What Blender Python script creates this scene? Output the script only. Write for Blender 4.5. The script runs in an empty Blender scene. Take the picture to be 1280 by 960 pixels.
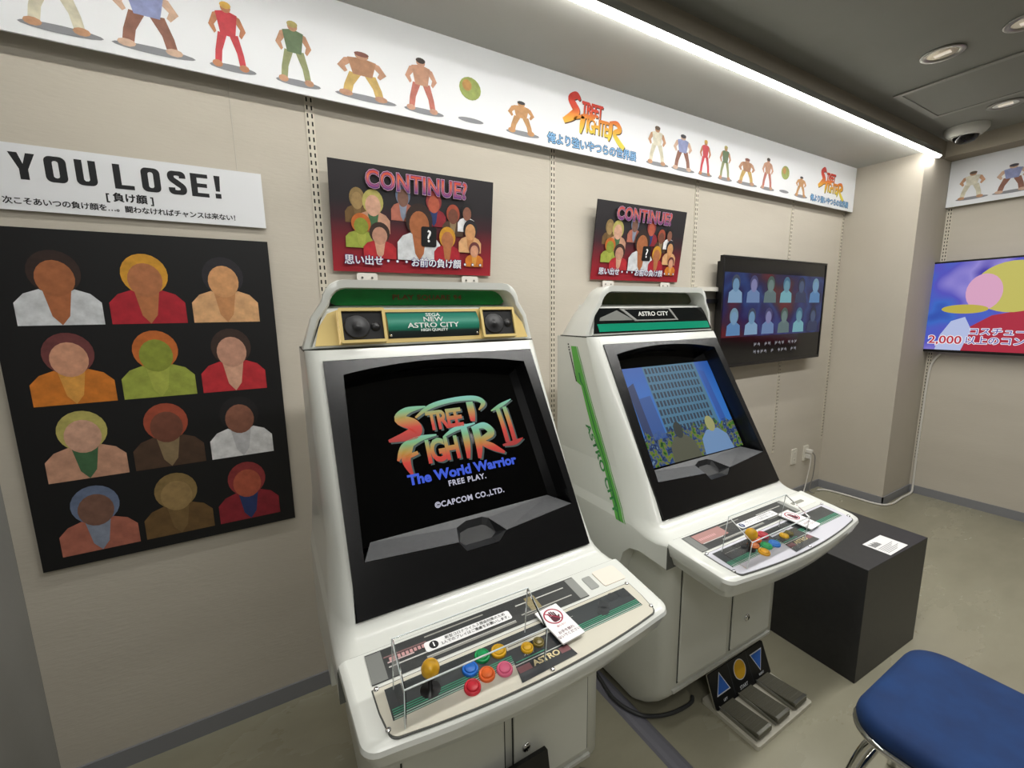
import bpy, bmesh, math, random
from mathutils import Matrix, Vector
R = math.radians
SC = bpy.context.scene
COL = SC.collection
rnd = random.Random(7)

# ------------------------------------------------------------------ camera
cam_d = bpy.data.cameras.new('camera'); cam = bpy.data.objects.new('camera', cam_d); COL.objects.link(cam)
cam_d.sensor_fit = 'HORIZONTAL'; cam_d.sensor_width = 36.0; cam_d.lens = 36.0 * 540.616 / 1280.0
cam_d.clip_start = 0.02
yaw, pit, rol = R(29.951), R(9.1663), R(0.9028)
fw = Vector((math.sin(yaw) * math.cos(pit), math.cos(yaw) * math.cos(pit), -math.sin(pit)))
rt0 = Vector((math.cos(yaw), -math.sin(yaw), 0)); dn0 = fw.cross(rt0)
rt = math.cos(rol) * rt0 + math.sin(rol) * dn0; dn = -math.sin(rol) * rt0 + math.cos(rol) * dn0
mw = Matrix((rt, -dn, -fw)).transposed().to_4x4(); mw.translation = Vector((0, -1.72, 1.472)); cam.matrix_world = mw
SC.camera = cam

# ------------------------------------------------------------------ world, lights, exposure
w = bpy.data.worlds.new('world'); SC.world = w; w.use_nodes = True
w.node_tree.nodes['Background'].inputs[0].default_value = (0.9, 0.95, 1.0, 1); w.node_tree.nodes['Background'].inputs[1].default_value = 0.15
SC.view_settings.view_transform = 'Standard'; SC.view_settings.look = 'None'
SC.view_settings.gamma = 1.0; SC.view_settings.exposure = -0.14; SC.view_settings.use_curve_mapping = False
LED_STRENGTH = 40.0
def area(name, loc, size, power, rot=(0, 0, 0), col=(1, .985, .95), sy=None):
    d = bpy.data.lights.new(name, 'AREA'); d.energy = power; d.color = col; d.shape = 'RECTANGLE'; d.size = size; d.size_y = sy or size
    o = bpy.data.objects.new(name, d); COL.objects.link(o); o.location = loc; o.rotation_euler = rot; return o
area('room_light_front', (1.95, -1.30, 2.59), 3.3, 54, sy=0.10)
area('room_light_side', (-.3, -2.7, 2.58), 0.6, 20, sy=1.6)
sp_ = bpy.data.lights.new('room_spot', 'SPOT'); sp_.energy = 16; sp_.spot_size = R(110); sp_.spot_blend = .8; sp_.shadow_soft_size = .05; sp_.color = (1, .97, .92)
so_ = bpy.data.objects.new('room_spot', sp_); COL.objects.link(so_); so_.location = (1.39, -2.26, 2.57)

# ------------------------------------------------------------------ materials
MC = {}
def lin(h):
    if isinstance(h, str):
        h = h.lstrip('#'); v = [int(h[i:i + 2], 16) / 255 for i in (0, 2, 4)]
        return tuple(x / 12.92 if x <= .04045 else ((x + .055) / 1.055) ** 2.4 for x in v)
    return tuple(h)
def mat(c, rough=.5, metal=0., emit=0., coat=0., spec=.5, key=None, trans=0., alpha=1., ior=1.45):
    k = (c if isinstance(c, str) else tuple(c), rough, metal, emit, coat, spec, key, trans, alpha)
    if k in MC: return MC[k]
    m = bpy.data.materials.new(key or 'mat'); m.use_nodes = True; b = m.node_tree.nodes['Principled BSDF']; c3 = lin(c)
    b.inputs['Base Color'].default_value = (*c3, 1); b.inputs['Roughness'].default_value = rough; b.inputs['Metallic'].default_value = metal
    b.inputs['Specular IOR Level'].default_value = spec; b.inputs['Coat Weight'].default_value = coat; b.inputs['Coat Roughness'].default_value = .08
    b.inputs['IOR'].default_value = ior
    if trans: b.inputs['Transmission Weight'].default_value = trans
    if emit:
        b.inputs['Emission Color'].default_value = (*c3, 1); b.inputs['Emission Strength'].default_value = emit
        b.inputs['Base Color'].default_value = (0.01, 0.01, 0.01, 1)
    MC[k] = m; return m
def nodes(m): return m.node_tree.nodes, m.node_tree.links, m.node_tree.nodes['Principled BSDF']
def noisy(key, c1, c2, scale, rough=.6, bump=0., bscale=None, stretch=(1, 1, 1), detail=6, coat=0., metal=0., rough2=None):
    m = mat(c1, rough, metal, 0, coat, key=key); n, l, b = nodes(m)
    tc = n.new('ShaderNodeTexCoord'); mp = n.new('ShaderNodeMapping'); mp.inputs['Scale'].default_value = stretch
    l.new(tc.outputs['Object'], mp.inputs['Vector'])
    t = n.new('ShaderNodeTexNoise'); t.inputs['Scale'].default_value = scale; t.inputs['Detail'].default_value = detail; t.inputs['Roughness'].default_value = .6
    l.new(mp.outputs[0], t.inputs['Vector'])
    r = n.new('ShaderNodeValToRGB'); r.color_ramp.elements[0].position = .25; r.color_ramp.elements[1].position = .75
    r.color_ramp.elements[0].color = (*lin(c1), 1); r.color_ramp.elements[1].color = (*lin(c2), 1)
    l.new(t.outputs[0], r.inputs[0]); l.new(r.outputs[0], b.inputs['Base Color'])
    if rough2 is not None:
        mr = n.new('ShaderNodeMapRange'); mr.inputs['To Min'].default_value = rough; mr.inputs['To Max'].default_value = rough2
        l.new(t.outputs[0], mr.inputs[0]); l.new(mr.outputs[0], b.inputs['Roughness'])
    if bump:
        t2 = n.new('ShaderNodeTexNoise'); t2.inputs['Scale'].default_value = bscale or scale * 8; t2.inputs['Detail'].default_value = 4
        l.new(mp.outputs[0], t2.inputs['Vector'])
        bp = n.new('ShaderNodeBump'); bp.inputs['Strength'].default_value = bump; bp.inputs['Distance'].default_value = .002
        l.new(t2.outputs[0], bp.inputs['Height']); l.new(bp.outputs[0], b.inputs['Normal'])
    return m
def grad(key, stops, a, bnd, axis='Y', emit=0., rough=.5, wob=0.):
    """a printed colour blend along one axis of the object"""
    m = mat('#808080', rough, 0, 0, key=key); n, l, b = nodes(m)
    tc = n.new('ShaderNodeTexCoord'); sp = n.new('ShaderNodeSeparateXYZ'); l.new(tc.outputs['Object'], sp.inputs[0])
    mr = n.new('ShaderNodeMapRange'); mr.inputs['From Min'].default_value = a; mr.inputs['From Max'].default_value = bnd
    l.new(sp.outputs[axis], mr.inputs[0])
    r = n.new('ShaderNodeValToRGB'); el = r.color_ramp.elements
    while len(el) < len(stops): el.new(.5)
    for e, (p, c) in zip(el, stops): e.position = p; e.color = (*lin(c), 1)
    src = mr.outputs[0]
    if wob:
        t = n.new('ShaderNodeTexNoise'); t.inputs['Scale'].default_value = wob; l.new(tc.outputs['Object'], t.inputs['Vector'])
        ad = n.new('ShaderNodeMath'); ad.operation = 'ADD'; s2 = n.new('ShaderNodeMath'); s2.operation = 'MULTIPLY_ADD'
        s2.inputs[1].default_value = .9; s2.inputs[2].default_value = -.45; l.new(t.outputs[0], s2.inputs[0])
        l.new(src, ad.inputs[0]); l.new(s2.outputs[0], ad.inputs[1]); src = ad.outputs[0]
    l.new(src, r.inputs[0])
    if emit:
        b.inputs['Base Color'].default_value = (.01, .01, .01, 1); l.new(r.outputs[0], b.inputs['Emission Color']); b.inputs['Emission Strength'].default_value = emit
    else: l.new(r.outputs[0], b.inputs['Base Color'])
    return m

M_WALL = noisy('wallpaper', '#bfb8ab', '#cbc4b7', 1.6, .85, .35, 60, (.5, .5, 2.2))
M_COLUMN = noisy('column_paper', '#bab3a6', '#c5beb1', 1.6, .85, .3, 60, (1, 1, .7))
M_GREY = noisy('dark_grey_wall', '#8d8d8a', '#949491', 3, .7, .1)
M_CEIL = noisy('ceiling_paint', '#83847e', '#8a8b85', 2, .85, .05)
M_SOFFIT = noisy('soffit_paint', '#b4b4af', '#bbbbb6', 2, .8, .05)
M_RISER = noisy('riser_paint', '#8f8779', '#978f81', 2, .8, .05)
M_BASE = mat('#85868a', .45, key='baseboard_vinyl')
M_FLOOR = noisy('polished_concrete', '#85826f', '#a5a18d', .9, .16, .05, 30, (1.0, 2.4, 1), 9, 0, 0, .36)
M_WHITE = mat('#d9dbd5', .28, 0, 0, .35, key='white_cabinet_plastic')
M_LOWER = mat('#d3d4cb', .4, 0, 0, .1, key='white_painted_metal')
M_BOARD = mat('#e4e6ea', .45, key='white_board')
M_BLACK = mat('#0b0b0c', .3, key='black')
M_BEZEL = noisy('black_bezel', '#0b0b0c', '#101012', 200, .26, .12, 900, coat=.2)
M_GLASS = mat('#030304', .04, 0, 0, 0, .5, key='screen_glass')
M_CHROME = mat('#d8d8d8', .08, 1, key='chrome')
M_STEEL = mat('#9a9a94', .3, 1, key='steel')
M_GOLD = mat('#e9cf8a', .25, .25, 0, .4, key='gold_paint')
M_ACRYL = mat('#ffffff', .02, 0, 0, 0, .5, 'clear_acrylic', 1.0, ior=1.12)
def C_(h, r=.5): return mat(h, r)
CPC = {}
def CP(h):
    """printed colour with a painted, mottled tone"""
    if h not in CPC:
        c = lin(h); CPC[h] = noisy('print_' + h, tuple(x * .7 for x in c), tuple(min(1, x * 1.22) for x in c), 26, .5, detail=3)
    return CPC[h]
def E_(h, s=1.0): return mat(h, .5, 0, s)

# ------------------------------------------------------------------ building helpers
def link(o, parent=None):
    COL.objects.link(o)
    if parent is not None: o.parent = parent
    return o
def empty(name, label, cat, loc=(0, 0, 0), rz=0, group=None, parent=None):
    o = link(bpy.data.objects.new(name, None), parent); o.location = loc; o.rotation_euler = (0, 0, rz); o.empty_display_size = .05
    return tag(o, label, cat, group)
def tag(o, label, cat, group=None):
    o['label'] = label; o['category'] = cat
    if group: o['group'] = group
    return o
def struct(o): o['kind'] = 'structure'; return o
class MB:
    def __init__(s): s.v = []; s.f = []; s.m = []; s.mats = []; s.sm = []
    def mi(s, m):
        if m not in s.mats: s.mats.append(m)
        return s.mats.index(m)
    def add(s, verts, faces, m, smooth=False):
        o = len(s.v); s.v += [tuple(x) for x in verts]; k = s.mi(m)
        for f in faces: s.f.append([i + o for i in f]); s.m.append(k); s.sm.append(smooth)
        return s
    def box(s, a, b, m):
        (x0, y0, z0), (x1, y1, z1) = a, b
        return s.add([(x0, y0, z0), (x1, y0, z0), (x1, y1, z0), (x0, y1, z0), (x0, y0, z1), (x1, y0, z1), (x1, y1, z1), (x0, y1, z1)],
                     [(0, 3, 2, 1), (4, 5, 6, 7), (0, 1, 5, 4), (1, 2, 6, 5), (2, 3, 7, 6), (3, 0, 4, 7)], m)
    def poly(s, pts, m, z=0.):            # flat polygon in local XY
        return s.add([(p[0], p[1], z) for p in pts], [list(range(len(pts)))], m)
    def prism(s, pts, z0, z1, m, smooth=False):
        n = len(pts); v = [(p[0], p[1], z0) for p in pts] + [(p[0], p[1], z1) for p in pts]
        s.add(v, [list(range(n - 1, -1, -1)), list(range(n, 2 * n))], m)
        return s.add(v, [(i, (i + 1) % n, n + (i + 1) % n, n + i) for i in range(n)], m, smooth)
    def rings(s, rings, m, cap0=True, cap1=True, smooth=True, close=True):
        n = len(rings[0]); v = [p for r in rings for p in r]; f = []
        for k in range(len(rings) - 1):
            for i in range(n if close else n - 1):
                j = (i + 1) % n; f.append((k * n + i, k * n + j, (k + 1) * n + j, (k + 1) * n + i))
        s.add(v, f, m, smooth)
        if cap0: s.add(rings[0], [list(range(n - 1, -1, -1))], m)
        if cap1: s.add(rings[-1], [list(range(n))], m)
        return s
    def tube(s, pts, r, m, n=10, closed=False):
        pts = [Vector(p) for p in pts]; rs = []; up = None; N = len(pts)
        for i, p in enumerate(pts):
            if closed: t = pts[(i + 1) % N] - pts[i - 1]
            else: t = pts[min(i + 1, N - 1)] - pts[max(i - 1, 0)]
            t.normalize()
            if up is None: up = t.orthogonal().normalized()
            a = up - t * up.dot(t); a.normalize(); up = a; b = t.cross(a)
            rs.append([p + r * (math.cos(2 * math.pi * k / n) * a + math.sin(2 * math.pi * k / n) * b) for k in range(n)])
        if closed: rs.append(rs[0])
        return s.rings(rs, m, not closed, not closed)
    def lathe(s, prof, m, n=28, c=(0, 0, 0), smooth=True):   # (r, z) profile round local z
        rs = [[(c[0] + r * math.cos(2 * math.pi * k / n), c[1] + r * math.sin(2 * math.pi * k / n), c[2] + z) for k in range(n)] for r, z in prof]
        return s.rings(rs, m, True, True, smooth)
    def build(s, name, parent=None, M=None, fix=False, bevel=0., autosmooth=True):
        me = bpy.data.meshes.new(name); me.from_pydata(s.v, [], s.f)
        for m in s.mats: me.materials.append(m)
        me.polygons.foreach_set('material_index', s.m); me.polygons.foreach_set('use_smooth', s.sm)
        if fix:
            bm = bmesh.new(); bm.from_mesh(me); bmesh.ops.remove_doubles(bm, verts=bm.verts, dist=1e-5)
            bmesh.ops.recalc_face_normals(bm, faces=bm.faces); bm.to_mesh(me); bm.free()
        me.update(); o = link(bpy.data.objects.new(name, me), parent)
        if M is not None: o.matrix_local = M
        if bevel:
            b = o.modifiers.new('bevel', 'BEVEL'); b.width = bevel; b.segments = 3; b.limit_method = 'ANGLE'; b.angle_limit = R(40)
        return o
def frame(o, X, Y):
    X = Vector(X).normalized(); Y = Vector(Y).normalized(); Z = X.cross(Y)
    m = Matrix((X, Y, Z)).transposed().to_4x4(); m.translation = Vector(o); return m
def on(M, x, y, z=0.): return M @ Matrix.Translation((x, y, z))
def wallM(x, z, y): return frame((x, y, z), (1, 0, 0), (0, 0, 1))             # on the back wall, facing the room
def rwallM(y, z, x): return frame((x, y, z), (0, -1, 0), (0, 0, 1))           # on the right wall, facing the room
def rrect(w, h, r, cx=0, cy=0, n=5):
    p = []
    for sx, sy, a0 in ((1, 1, 0), (-1, 1, 90), (-1, -1, 180), (1, -1, 270)):
        for k in range(n + 1):
            a = R(a0 + 90 * k / n); p.append((cx + sx * (w / 2 - r) + r * math.cos(a), cy + sy * (h / 2 - r) + r * math.sin(a)))
    return p
def ell(cx, cy, rx, ry, n=20, a0=0, a1=360):
    return [(cx + rx * math.cos(R(a0 + (a1 - a0) * k / n)), cy + ry * math.sin(R(a0 + (a1 - a0) * k / n))) for k in range(n + (a1 - a0 != 360))]
def rect(x0, y0, x1, y1): return [(x0, y0), (x1, y0), (x1, y1), (x0, y1)]
def crom(pts, k=6):
    out = []; n = len(pts)
    for i in range(n - 1):
        p0, p1, p2, p3 = (Vector(pts[max(i - 1, 0)]), Vector(pts[i]), Vector(pts[i + 1]), Vector(pts[min(i + 2, n - 1)]))
        for j in range(k):
            t = j / k; out.append(.5 * ((2 * p1) + (p2 - p0) * t + (2 * p0 - 5 * p1 + 4 * p2 - p3) * t * t + (3 * p1 - p0 - 3 * p2 + p3) * t ** 3))
    out.append(Vector(pts[-1])); return out
def ribbon(mb, pts, widths, m, z=0.):
    c = crom([(p[0], p[1], 0) for p in pts]); W = crom([(x, 0, 0) for x in widths]); L = []; Rr = []
    for i, p in enumerate(c):
        t = c[min(i + 1, len(c) - 1)] - c[max(i - 1, 0)]; t.normalize(); nrm = Vector((-t.y, t.x, 0)); hw = max(W[i].x, .0001) / 2
        L.append((p + nrm * hw)); Rr.append((p - nrm * hw))
    n = len(c); v = [(a.x, a.y, z) for a in L] + [(a.x, a.y, z) for a in Rr]
    mb.add(v, [(i, n + i, n + i + 1, i + 1) for i in range(n - 1)], m)
def text(name, s, m, parent, M, size, align='CENTER', off=0., sx=1., shear=0., sp=1., ext=0., leading=1., at=None):
    cjk = any(ord(q) > 0x2fff for q in s)
    c = bpy.data.curves.new(name, 'FONT'); c.body = s; c.size = size; c.align_x = align; c.align_y = 'CENTER'; c.offset = 0 if cjk else off; c.shear = shear
    c.space_character = sp; c.space_line = leading; c.extrude = ext; c.resolution_u = 3; c.fill_mode = 'BOTH' if ext else 'FRONT'
    t = bpy.data.objects.new(name, c); COL.objects.link(t); bpy.context.view_layer.update()
    me = bpy.data.meshes.new_from_object(t.evaluated_get(bpy.context.evaluated_depsgraph_get())); COL.objects.unlink(t); bpy.data.objects.remove(t); bpy.data.curves.remove(c)
    if cjk and off > 0:                     # heavier strokes: the glyphs laid over themselves, slightly shifted
        v0 = [v.co.copy() for v in me.vertices]; f0 = [list(p.vertices) for p in me.polygons]; V = []; Fc = []; K = 8 if off > .0015 else 4
        for k in range(K):
            a = 2 * math.pi * (k + .5) / K; o_ = len(V); V += [(v.x + off * math.cos(a), v.y + off * math.sin(a), v.z + k * 1.2e-5) for v in v0]; Fc += [[i + o_ for i in p] for p in f0]
        me = bpy.data.meshes.new(name); me.from_pydata(V, [], Fc)
    me.materials.clear(); me.materials.append(m); me.transform(Matrix.Diagonal((sx, 1, 1, 1)))
    if at: me.transform(Matrix.Translation((at[0], at[1], 0)))
    o = link(bpy.data.objects.new(name, me), parent); o.matrix_local = M; return o
def plate_hole(mb, outer, holes, z0, z1, m):
    """flat plate with holes, thickness z0..z1 in local XY"""
    bm = bmesh.new(); loops = []
    for lp in [outer] + holes:
        vs = [bm.verts.new((p[0], p[1], z1)) for p in lp]; loops.append(len(vs))
        for i in range(len(vs)): bm.edges.new((vs[i], vs[(i + 1) % len(vs)]))
    bmesh.ops.triangle_fill(bm, use_beauty=True, use_dissolve=False, edges=bm.edges)
    bm.verts.ensure_lookup_table(); bm.verts.index_update(); v = [tuple(x.co) for x in bm.verts]; f = []
    for x in bm.faces:
        ids = [q.index for q in x.verts]
        if x.normal.z < 0: ids.reverse()
        f.append(ids)
    bm.free(); mb.add(v, f, m); mb.add([(a, b, z0) for a, b, _ in v], [list(reversed(q)) for q in f], m)
    for k, lp in enumerate([outer] + holes):
        n = len(lp); mb.add([(p[0], p[1], z0) for p in lp] + [(p[0], p[1], z1) for p in lp], [(i, (i + 1) % n, n + (i + 1) % n, n + i) for i in range(n)], m)

# ------------------------------------------------------------------ the room
X1, X2, CD = 3.951, 4.4436, 0.439
XL = -0.67; ZS, ZC = 2.50, 2.605; YF = -4.6
def box_struct(name, a, b, m): return struct(MB().box(a, b, m).build(name))
box_struct('floor', (XL - .1, YF - .1, -.1), (X2 + .1, .1, 0), M_FLOOR)
box_struct('wall_back', (XL - .1, 0, 0), (X1 + .1, .1, 2.8), M_WALL)
box_struct('wall_left', (XL - .1, YF, 0), (XL, 0, 2.8), M_GREY)
box_struct('wall_right', (X2, YF, 0), (X2 + .1, -CD, 2.8), M_WALL)
box_struct('wall_corner', (X1, -CD, 0), (X2 + .1, .1, 2.8), M_COLUMN)
box_struct('wall_front', (XL - .1, YF - .1, 0), (X2 + .1, YF, 2.8), M_GREY)
box_struct('ceiling', (XL - .1, YF - .1, ZC), (X2 + .1, .1, ZC + .1), M_CEIL)
o = MB().box((XL, -CD, ZS), (X1, 0, ZC), M_SOFFIT); sof = struct(o.build('trim_1'))
struct(MB().box((XL, -CD - .012, ZS - .004), (X2 - .205, -CD, ZC), M_RISER).build('trim_2'))
struct(MB().box((X2 - .205, YF, ZS), (X2, -CD - .0, ZC), M_RISER).build('trim_3'))
def base(name, a, b):
    mb = MB().box(a, b, M_BASE); return struct(mb.build(name))
base('baseboard_back', (XL, -.008, 0), (X1, 0, .064))
base('baseboard_column_side', (X1 - .008, -CD - .008, 0), (X1, -.008, .064)); base('baseboard_column_front', (X1 - .008, -CD - .008, 0), (X2, -CD, .064))
base('baseboard_right', (X2 - .008, YF, 0), (X2, -CD - .008, .064))
# slotted shelf uprights let into the walls
M_UP = mat('#cfc8b8', .5, key='upright_enamel'); M_SLOT = mat('#15130f', .8, key='slot_dark')
def upright(k, M, z0, z1):
    mb = MB(); mb.box((-.014, z0, 0), (.014, z1, .003), M_UP)
    z = z0 + .02
    while z < z1 - .02:
        for sx in (-.007, .007): mb.poly(rect(sx - .0024, z, sx + .0024, z + .014), M_SLOT, .0034)
        z += .025
    struct(mb.build('trim_%d' % k, None, M))
for k, x in enumerate((.2143, 1.221, 2.225, 3.224, X1 - .02)): upright(4 + k, wallM(x, 0, 0), .42, ZS - .002)
upright(9, rwallM(-CD - .02, 0, X2), .27, 2.49)
upright(10, rwallM(-CD - 1.02, 0, X2), .27, 2.49)
# ceiling hatch
mb = MB(); plate_hole(mb, rect(3.08, -1.10, 3.64, -.55), [rect(3.11, -1.07, 3.61, -.58)], 0, .006, mat('#8b8b84', .5)); 
mb.box((3.113, -1.067, .002), (3.607, -.583, .008), M_CEIL); mb.build('trim_11', None, Matrix.Translation((0, 0, ZC - .008)))['kind'] = 'structure'

# ------------------------------------------------------------------ LED strip and ceiling fittings
led = empty('led_light_strip', 'long glowing white light strip along the soffit edge above the banner', 'light', (0, 0, 0))
mb = MB().box((XL, -CD - .041, ZS - .016), (X1 + .13, -CD - .0125, ZS + .014), M_STEEL); mb.build('channel', led)
mb = MB().rings([[(x, -CD - .0235 + .017 * math.cos(a), ZS - .017 + .010 * math.sin(a)) for a in [R(180 + 20 * k) for k in range(10)]] for x in (XL, X1 + .13)], mat('#fffdf6', .5, 0, LED_STRENGTH), smooth=True)
mb.build('diffuser', led)
def downlight(x, y, label, lit):
    t = empty('downlight', label, 'ceiling light', (x, y, ZC), 0, 'recessed ceiling downlights')
    MB().lathe([(.052, -.001), (.075, -.001), (.077, -.004), (.074, -.007), (.055, -.006), (.052, -.001)], M_STEEL).build('trim_ring', t)
    MB().lathe([(.054, -.003), (.046, -.0025), (.03, -.0022), (.0, -.0021)], mat('#e8e4d8', .12, 1, key='reflector')).build('reflector', t)
    MB().box((-.012, -.028, -.006), (.012, .028, -.003), mat('#fff2dd', .5, 0, lit)).build('bulb', t)
downlight(2.783, -.83, 'round chrome downlight in ceiling just left of the access hatch', .7)
downlight(3.776, -.82, 'round chrome downlight in ceiling right of the access hatch near the dome camera', .7)
downlight(2.79, -1.09, 'round chrome downlight cut by the top right edge of the photo', .7)
downlight(1.39, -2.26, 'bright round downlight behind the viewer mirrored in the black game screen', 60)
dm = empty('dome_camera', 'white dome security camera on the ceiling in the corner above the banners', 'security camera', (4.03, -.60, ZC))
MB().lathe([(.105, 0), (.105, -.02), (.095, -.035), (.08, -.05), (.0, -.05)], mat('#c9c9c2', .4), 32).build('housing', dm)
MB().lathe([(.062, -.05), (.058, -.068), (.045, -.085), (.025, -.094), (0, -.097)], mat('#0a0a0b', .08), 28).build('dome', dm)
MB().lathe([(.064, -.05), (.070, -.05), (.069, -.057), (.064, -.057), (.064, -.05)], mat('#dddcd6', .3), 28).build('ring', dm)

# ------------------------------------------------------------------ banners with printed figures and logos
ORNG = [(0, '#d9c93a'), (.35, '#e8a02c'), (.7, '#dd4a2c'), (1, '#c8342a')]
def figure(mb, cx, w_, h, cols, style=0):
    """a plain printed person sign: head, body, arms, legs in flat colours, shadow underneath"""
    hair, skin, top, leg = [CP(c) for c in cols]; z = .0006
    if style == 1:
        mb.poly(ell(cx, h * .74, w_ * .42, h * .24, 18), leg, z); mb.poly(ell(cx - w_ * .12, h * .80, w_ * .18, h * .12, 14), top, z + .0002)
        mb.poly(ell(cx, .012, w_ * .5, .009, 16), C_('#83848a'), z); return
    mb.poly(ell(cx + w_ * .05, .006, w_ * .55, .010, 16), C_('#83848a'), z)
    hw = w_ / 2
    for s in (-1, 1):
        mb.poly([(cx + s * hw * .05, h * .52), (cx + s * hw * .46, h * .54), (cx + s * hw * .66, h * .26), (cx + s * hw * .74, .008), (cx + s * hw * .44, .008), (cx + s * hw * .34, h * .27)], leg, z + .0002)
        mb.poly([(cx + s * hw * .42, h * .83), (cx + s * hw * .62, h * .80), (cx + s * hw * .86, h * .62), (cx + s * hw * .62, h * .50), (cx + s * hw * .52, h * .54), (cx + s * hw * .60, h * .63), (cx + s * hw * .40, h * .72)], skin, z + .0002)
        mb.poly(ell(cx + s * hw * .62, .012, hw * .24, .010, 10), skin, z + .0003)
    mb.poly([(cx - hw * .5, h * .83), (cx - hw * .34, h * .5), (cx + hw * .34, h * .5), (cx + hw * .5, h * .83), (cx + hw * .16, h * .86), (cx - hw * .16, h * .86)], top, z + .0004)
    mb.poly(ell(cx, h * .91, hw * .24, h * .075, 14), skin, z + .0005); mb.poly(ell(cx, h * .945, hw * .26, h * .052, 12), hair, z + .0006)
FIGS = [(('#5b4a3a', '#b98a68', '#d8d3c0', '#cfc9b2'), .15, .185, 0), (('#3c3a44', '#c7a690', '#8d95c0', '#8a5a48'), .17, .180, 0), (('#c9a04a', '#b87a56', '#bf3540', '#c43a44'), .11, .185, 0),
        (('#a99c62', '#b98a6c', '#5f7352', '#8f9468'), .12, .185, 0), (('#7a4a40', '#b3866a', '#a87a5a', '#c2a25a'), .19, .150, 0), (('#3a302c', '#c09078', '#b98a70', '#b86a5c'), .14, .185, 0),
        (('#b06a4a', '#8f9a4a', '#b8894a', '#96a356'), .11, .170, 1), (('#2c2a2e', '#bd8a5a', '#c2905e', '#b98a58'), .15, .130, 0)]
def logo(parent, M, wd):
    """brush-letter two-line logo, red to yellow, with the blue line of text below"""
    k = wd / .36
    g = grad('logo_red_yellow', ORNG, -.012, .125)
    for nm, m, dx, z in (('logo_shadow', C_('#4a2a1c'), .004, .0006), ('logo', g, 0, .0010)):
        mb = MB()
        ribbon(mb, [(-.088, .118), (-.108, .134), (-.140, .116), (-.122, .090), (-.108, .070), (-.135, .044), (-.180, .018)], [.012, .03, .03, .036, .036, .036, .022], m)
        ribbon(mb, [(-.125, .036), (-.06, .058), (.0, .058)], [.004, .02, .008], m)
        ribbon(mb, [(-.068, .054), (-.078, .016), (-.086, -.018)], [.026, .024, .010], m)
        ribbon(mb, [(.098, .060), (.092, .010), (.082, -.022)], [.022, .022, .008], m)
        ribbon(mb, [(.088, .060), (.135, .062), (.152, .036), (.118, .018), (.142, -.012), (.182, -.042)], [.008, .022, .026, .020, .026, .024], m)
        o = mb.build(nm, parent, on(M, dx, -dx, z) @ Matrix.Diagonal((k, 1, 1, 1)))
        text(nm + '_lettering', 'TREET', m, parent, on(M, dx, -dx, z + .0001), .075, off=.0026, sx=.66 * k, shear=.12, sp=.84, at=(-.018 * k, .088))
        text(nm + '_lettering', 'IGHTE', m, parent, on(M, dx, -dx, z + .0002), .092, off=.0028, sx=.60 * k, shear=.12, sp=.82, at=(.012 * k, .022))
    st = MB().poly([(0, .014), (.003, .003), (.014, 0), (.003, -.003), (0, -.014), (-.003, -.003), (-.014, 0), (-.003, .003)], C_('#ffffff')).build('logo_star', parent, on(M, .002, .052, .0016))
    jp = '俺より強いやつらの世界展'
    text('subtitle_outline', jp, C_('#1f3550'), parent, on(M, 0, -.068, .0008), .046 * k, off=.0034, sp=.93)
    text('subtitle', jp, C_('#7fb4e2'), parent, on(M, 0, -.068, .0014), .046 * k, off=.0008, sp=.93)
BO = .05
ban = empty('banner_board', 'long white banner board along the top of the back wall with small printed figures', 'banner', (0, -BO, 2.19))
MB().box((XL + .002, 0, 0), (X1 - .003, .006, .312), M_BOARD).build('board', ban)
BM = frame((0, -.0002, 0), (1, 0, 0), (0, 0, 1))
for k, x in enumerate((-.38, -.19, 0, .178, .388, .598, .795, 1.027, 1.835, 2.03, 2.215, 2.392, 2.60, 2.815, 3.01, 3.205)):
    c, wd, h, st = FIGS[k % 8]; mb = MB(); figure(mb, 0, wd, h, c, st); mb.build('printed_figure', ban, on(BM, x, .024))
logo(ban, on(BM, 1.425, .105), .36); logo(ban, on(BM, 3.60, .105), .36)
for i in range(4): MB().box((XL + .4 + i * 1.2, .006, .2), (XL + .46 + i * 1.2, BO - .003, .24), M_STEEL).build('bracket', ban)
br = empty('banner_board', 'short white banner board on the right wall above the wide television', 'banner', (X2 - .045, 0, 2.185))
MB().box((0, -2.6, 0), (.006, -CD - .003, .325), M_BOARD).build('board', br)
BRM = frame((-.0002, 0, 0), (0, -1, 0), (0, 0, 1))
for k in range(8):
    c, wd, h, st = FIGS[k]; mb = MB(); figure(mb, 0, wd, h, c, st); mb.build('printed_figure', br, on(BRM, .565 + .19 * k, .035))
for i in range(2): MB().box((.006, -.9 - i, .2), (.041, -.84 - i, .24), M_STEEL).build('bracket', br)

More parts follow.
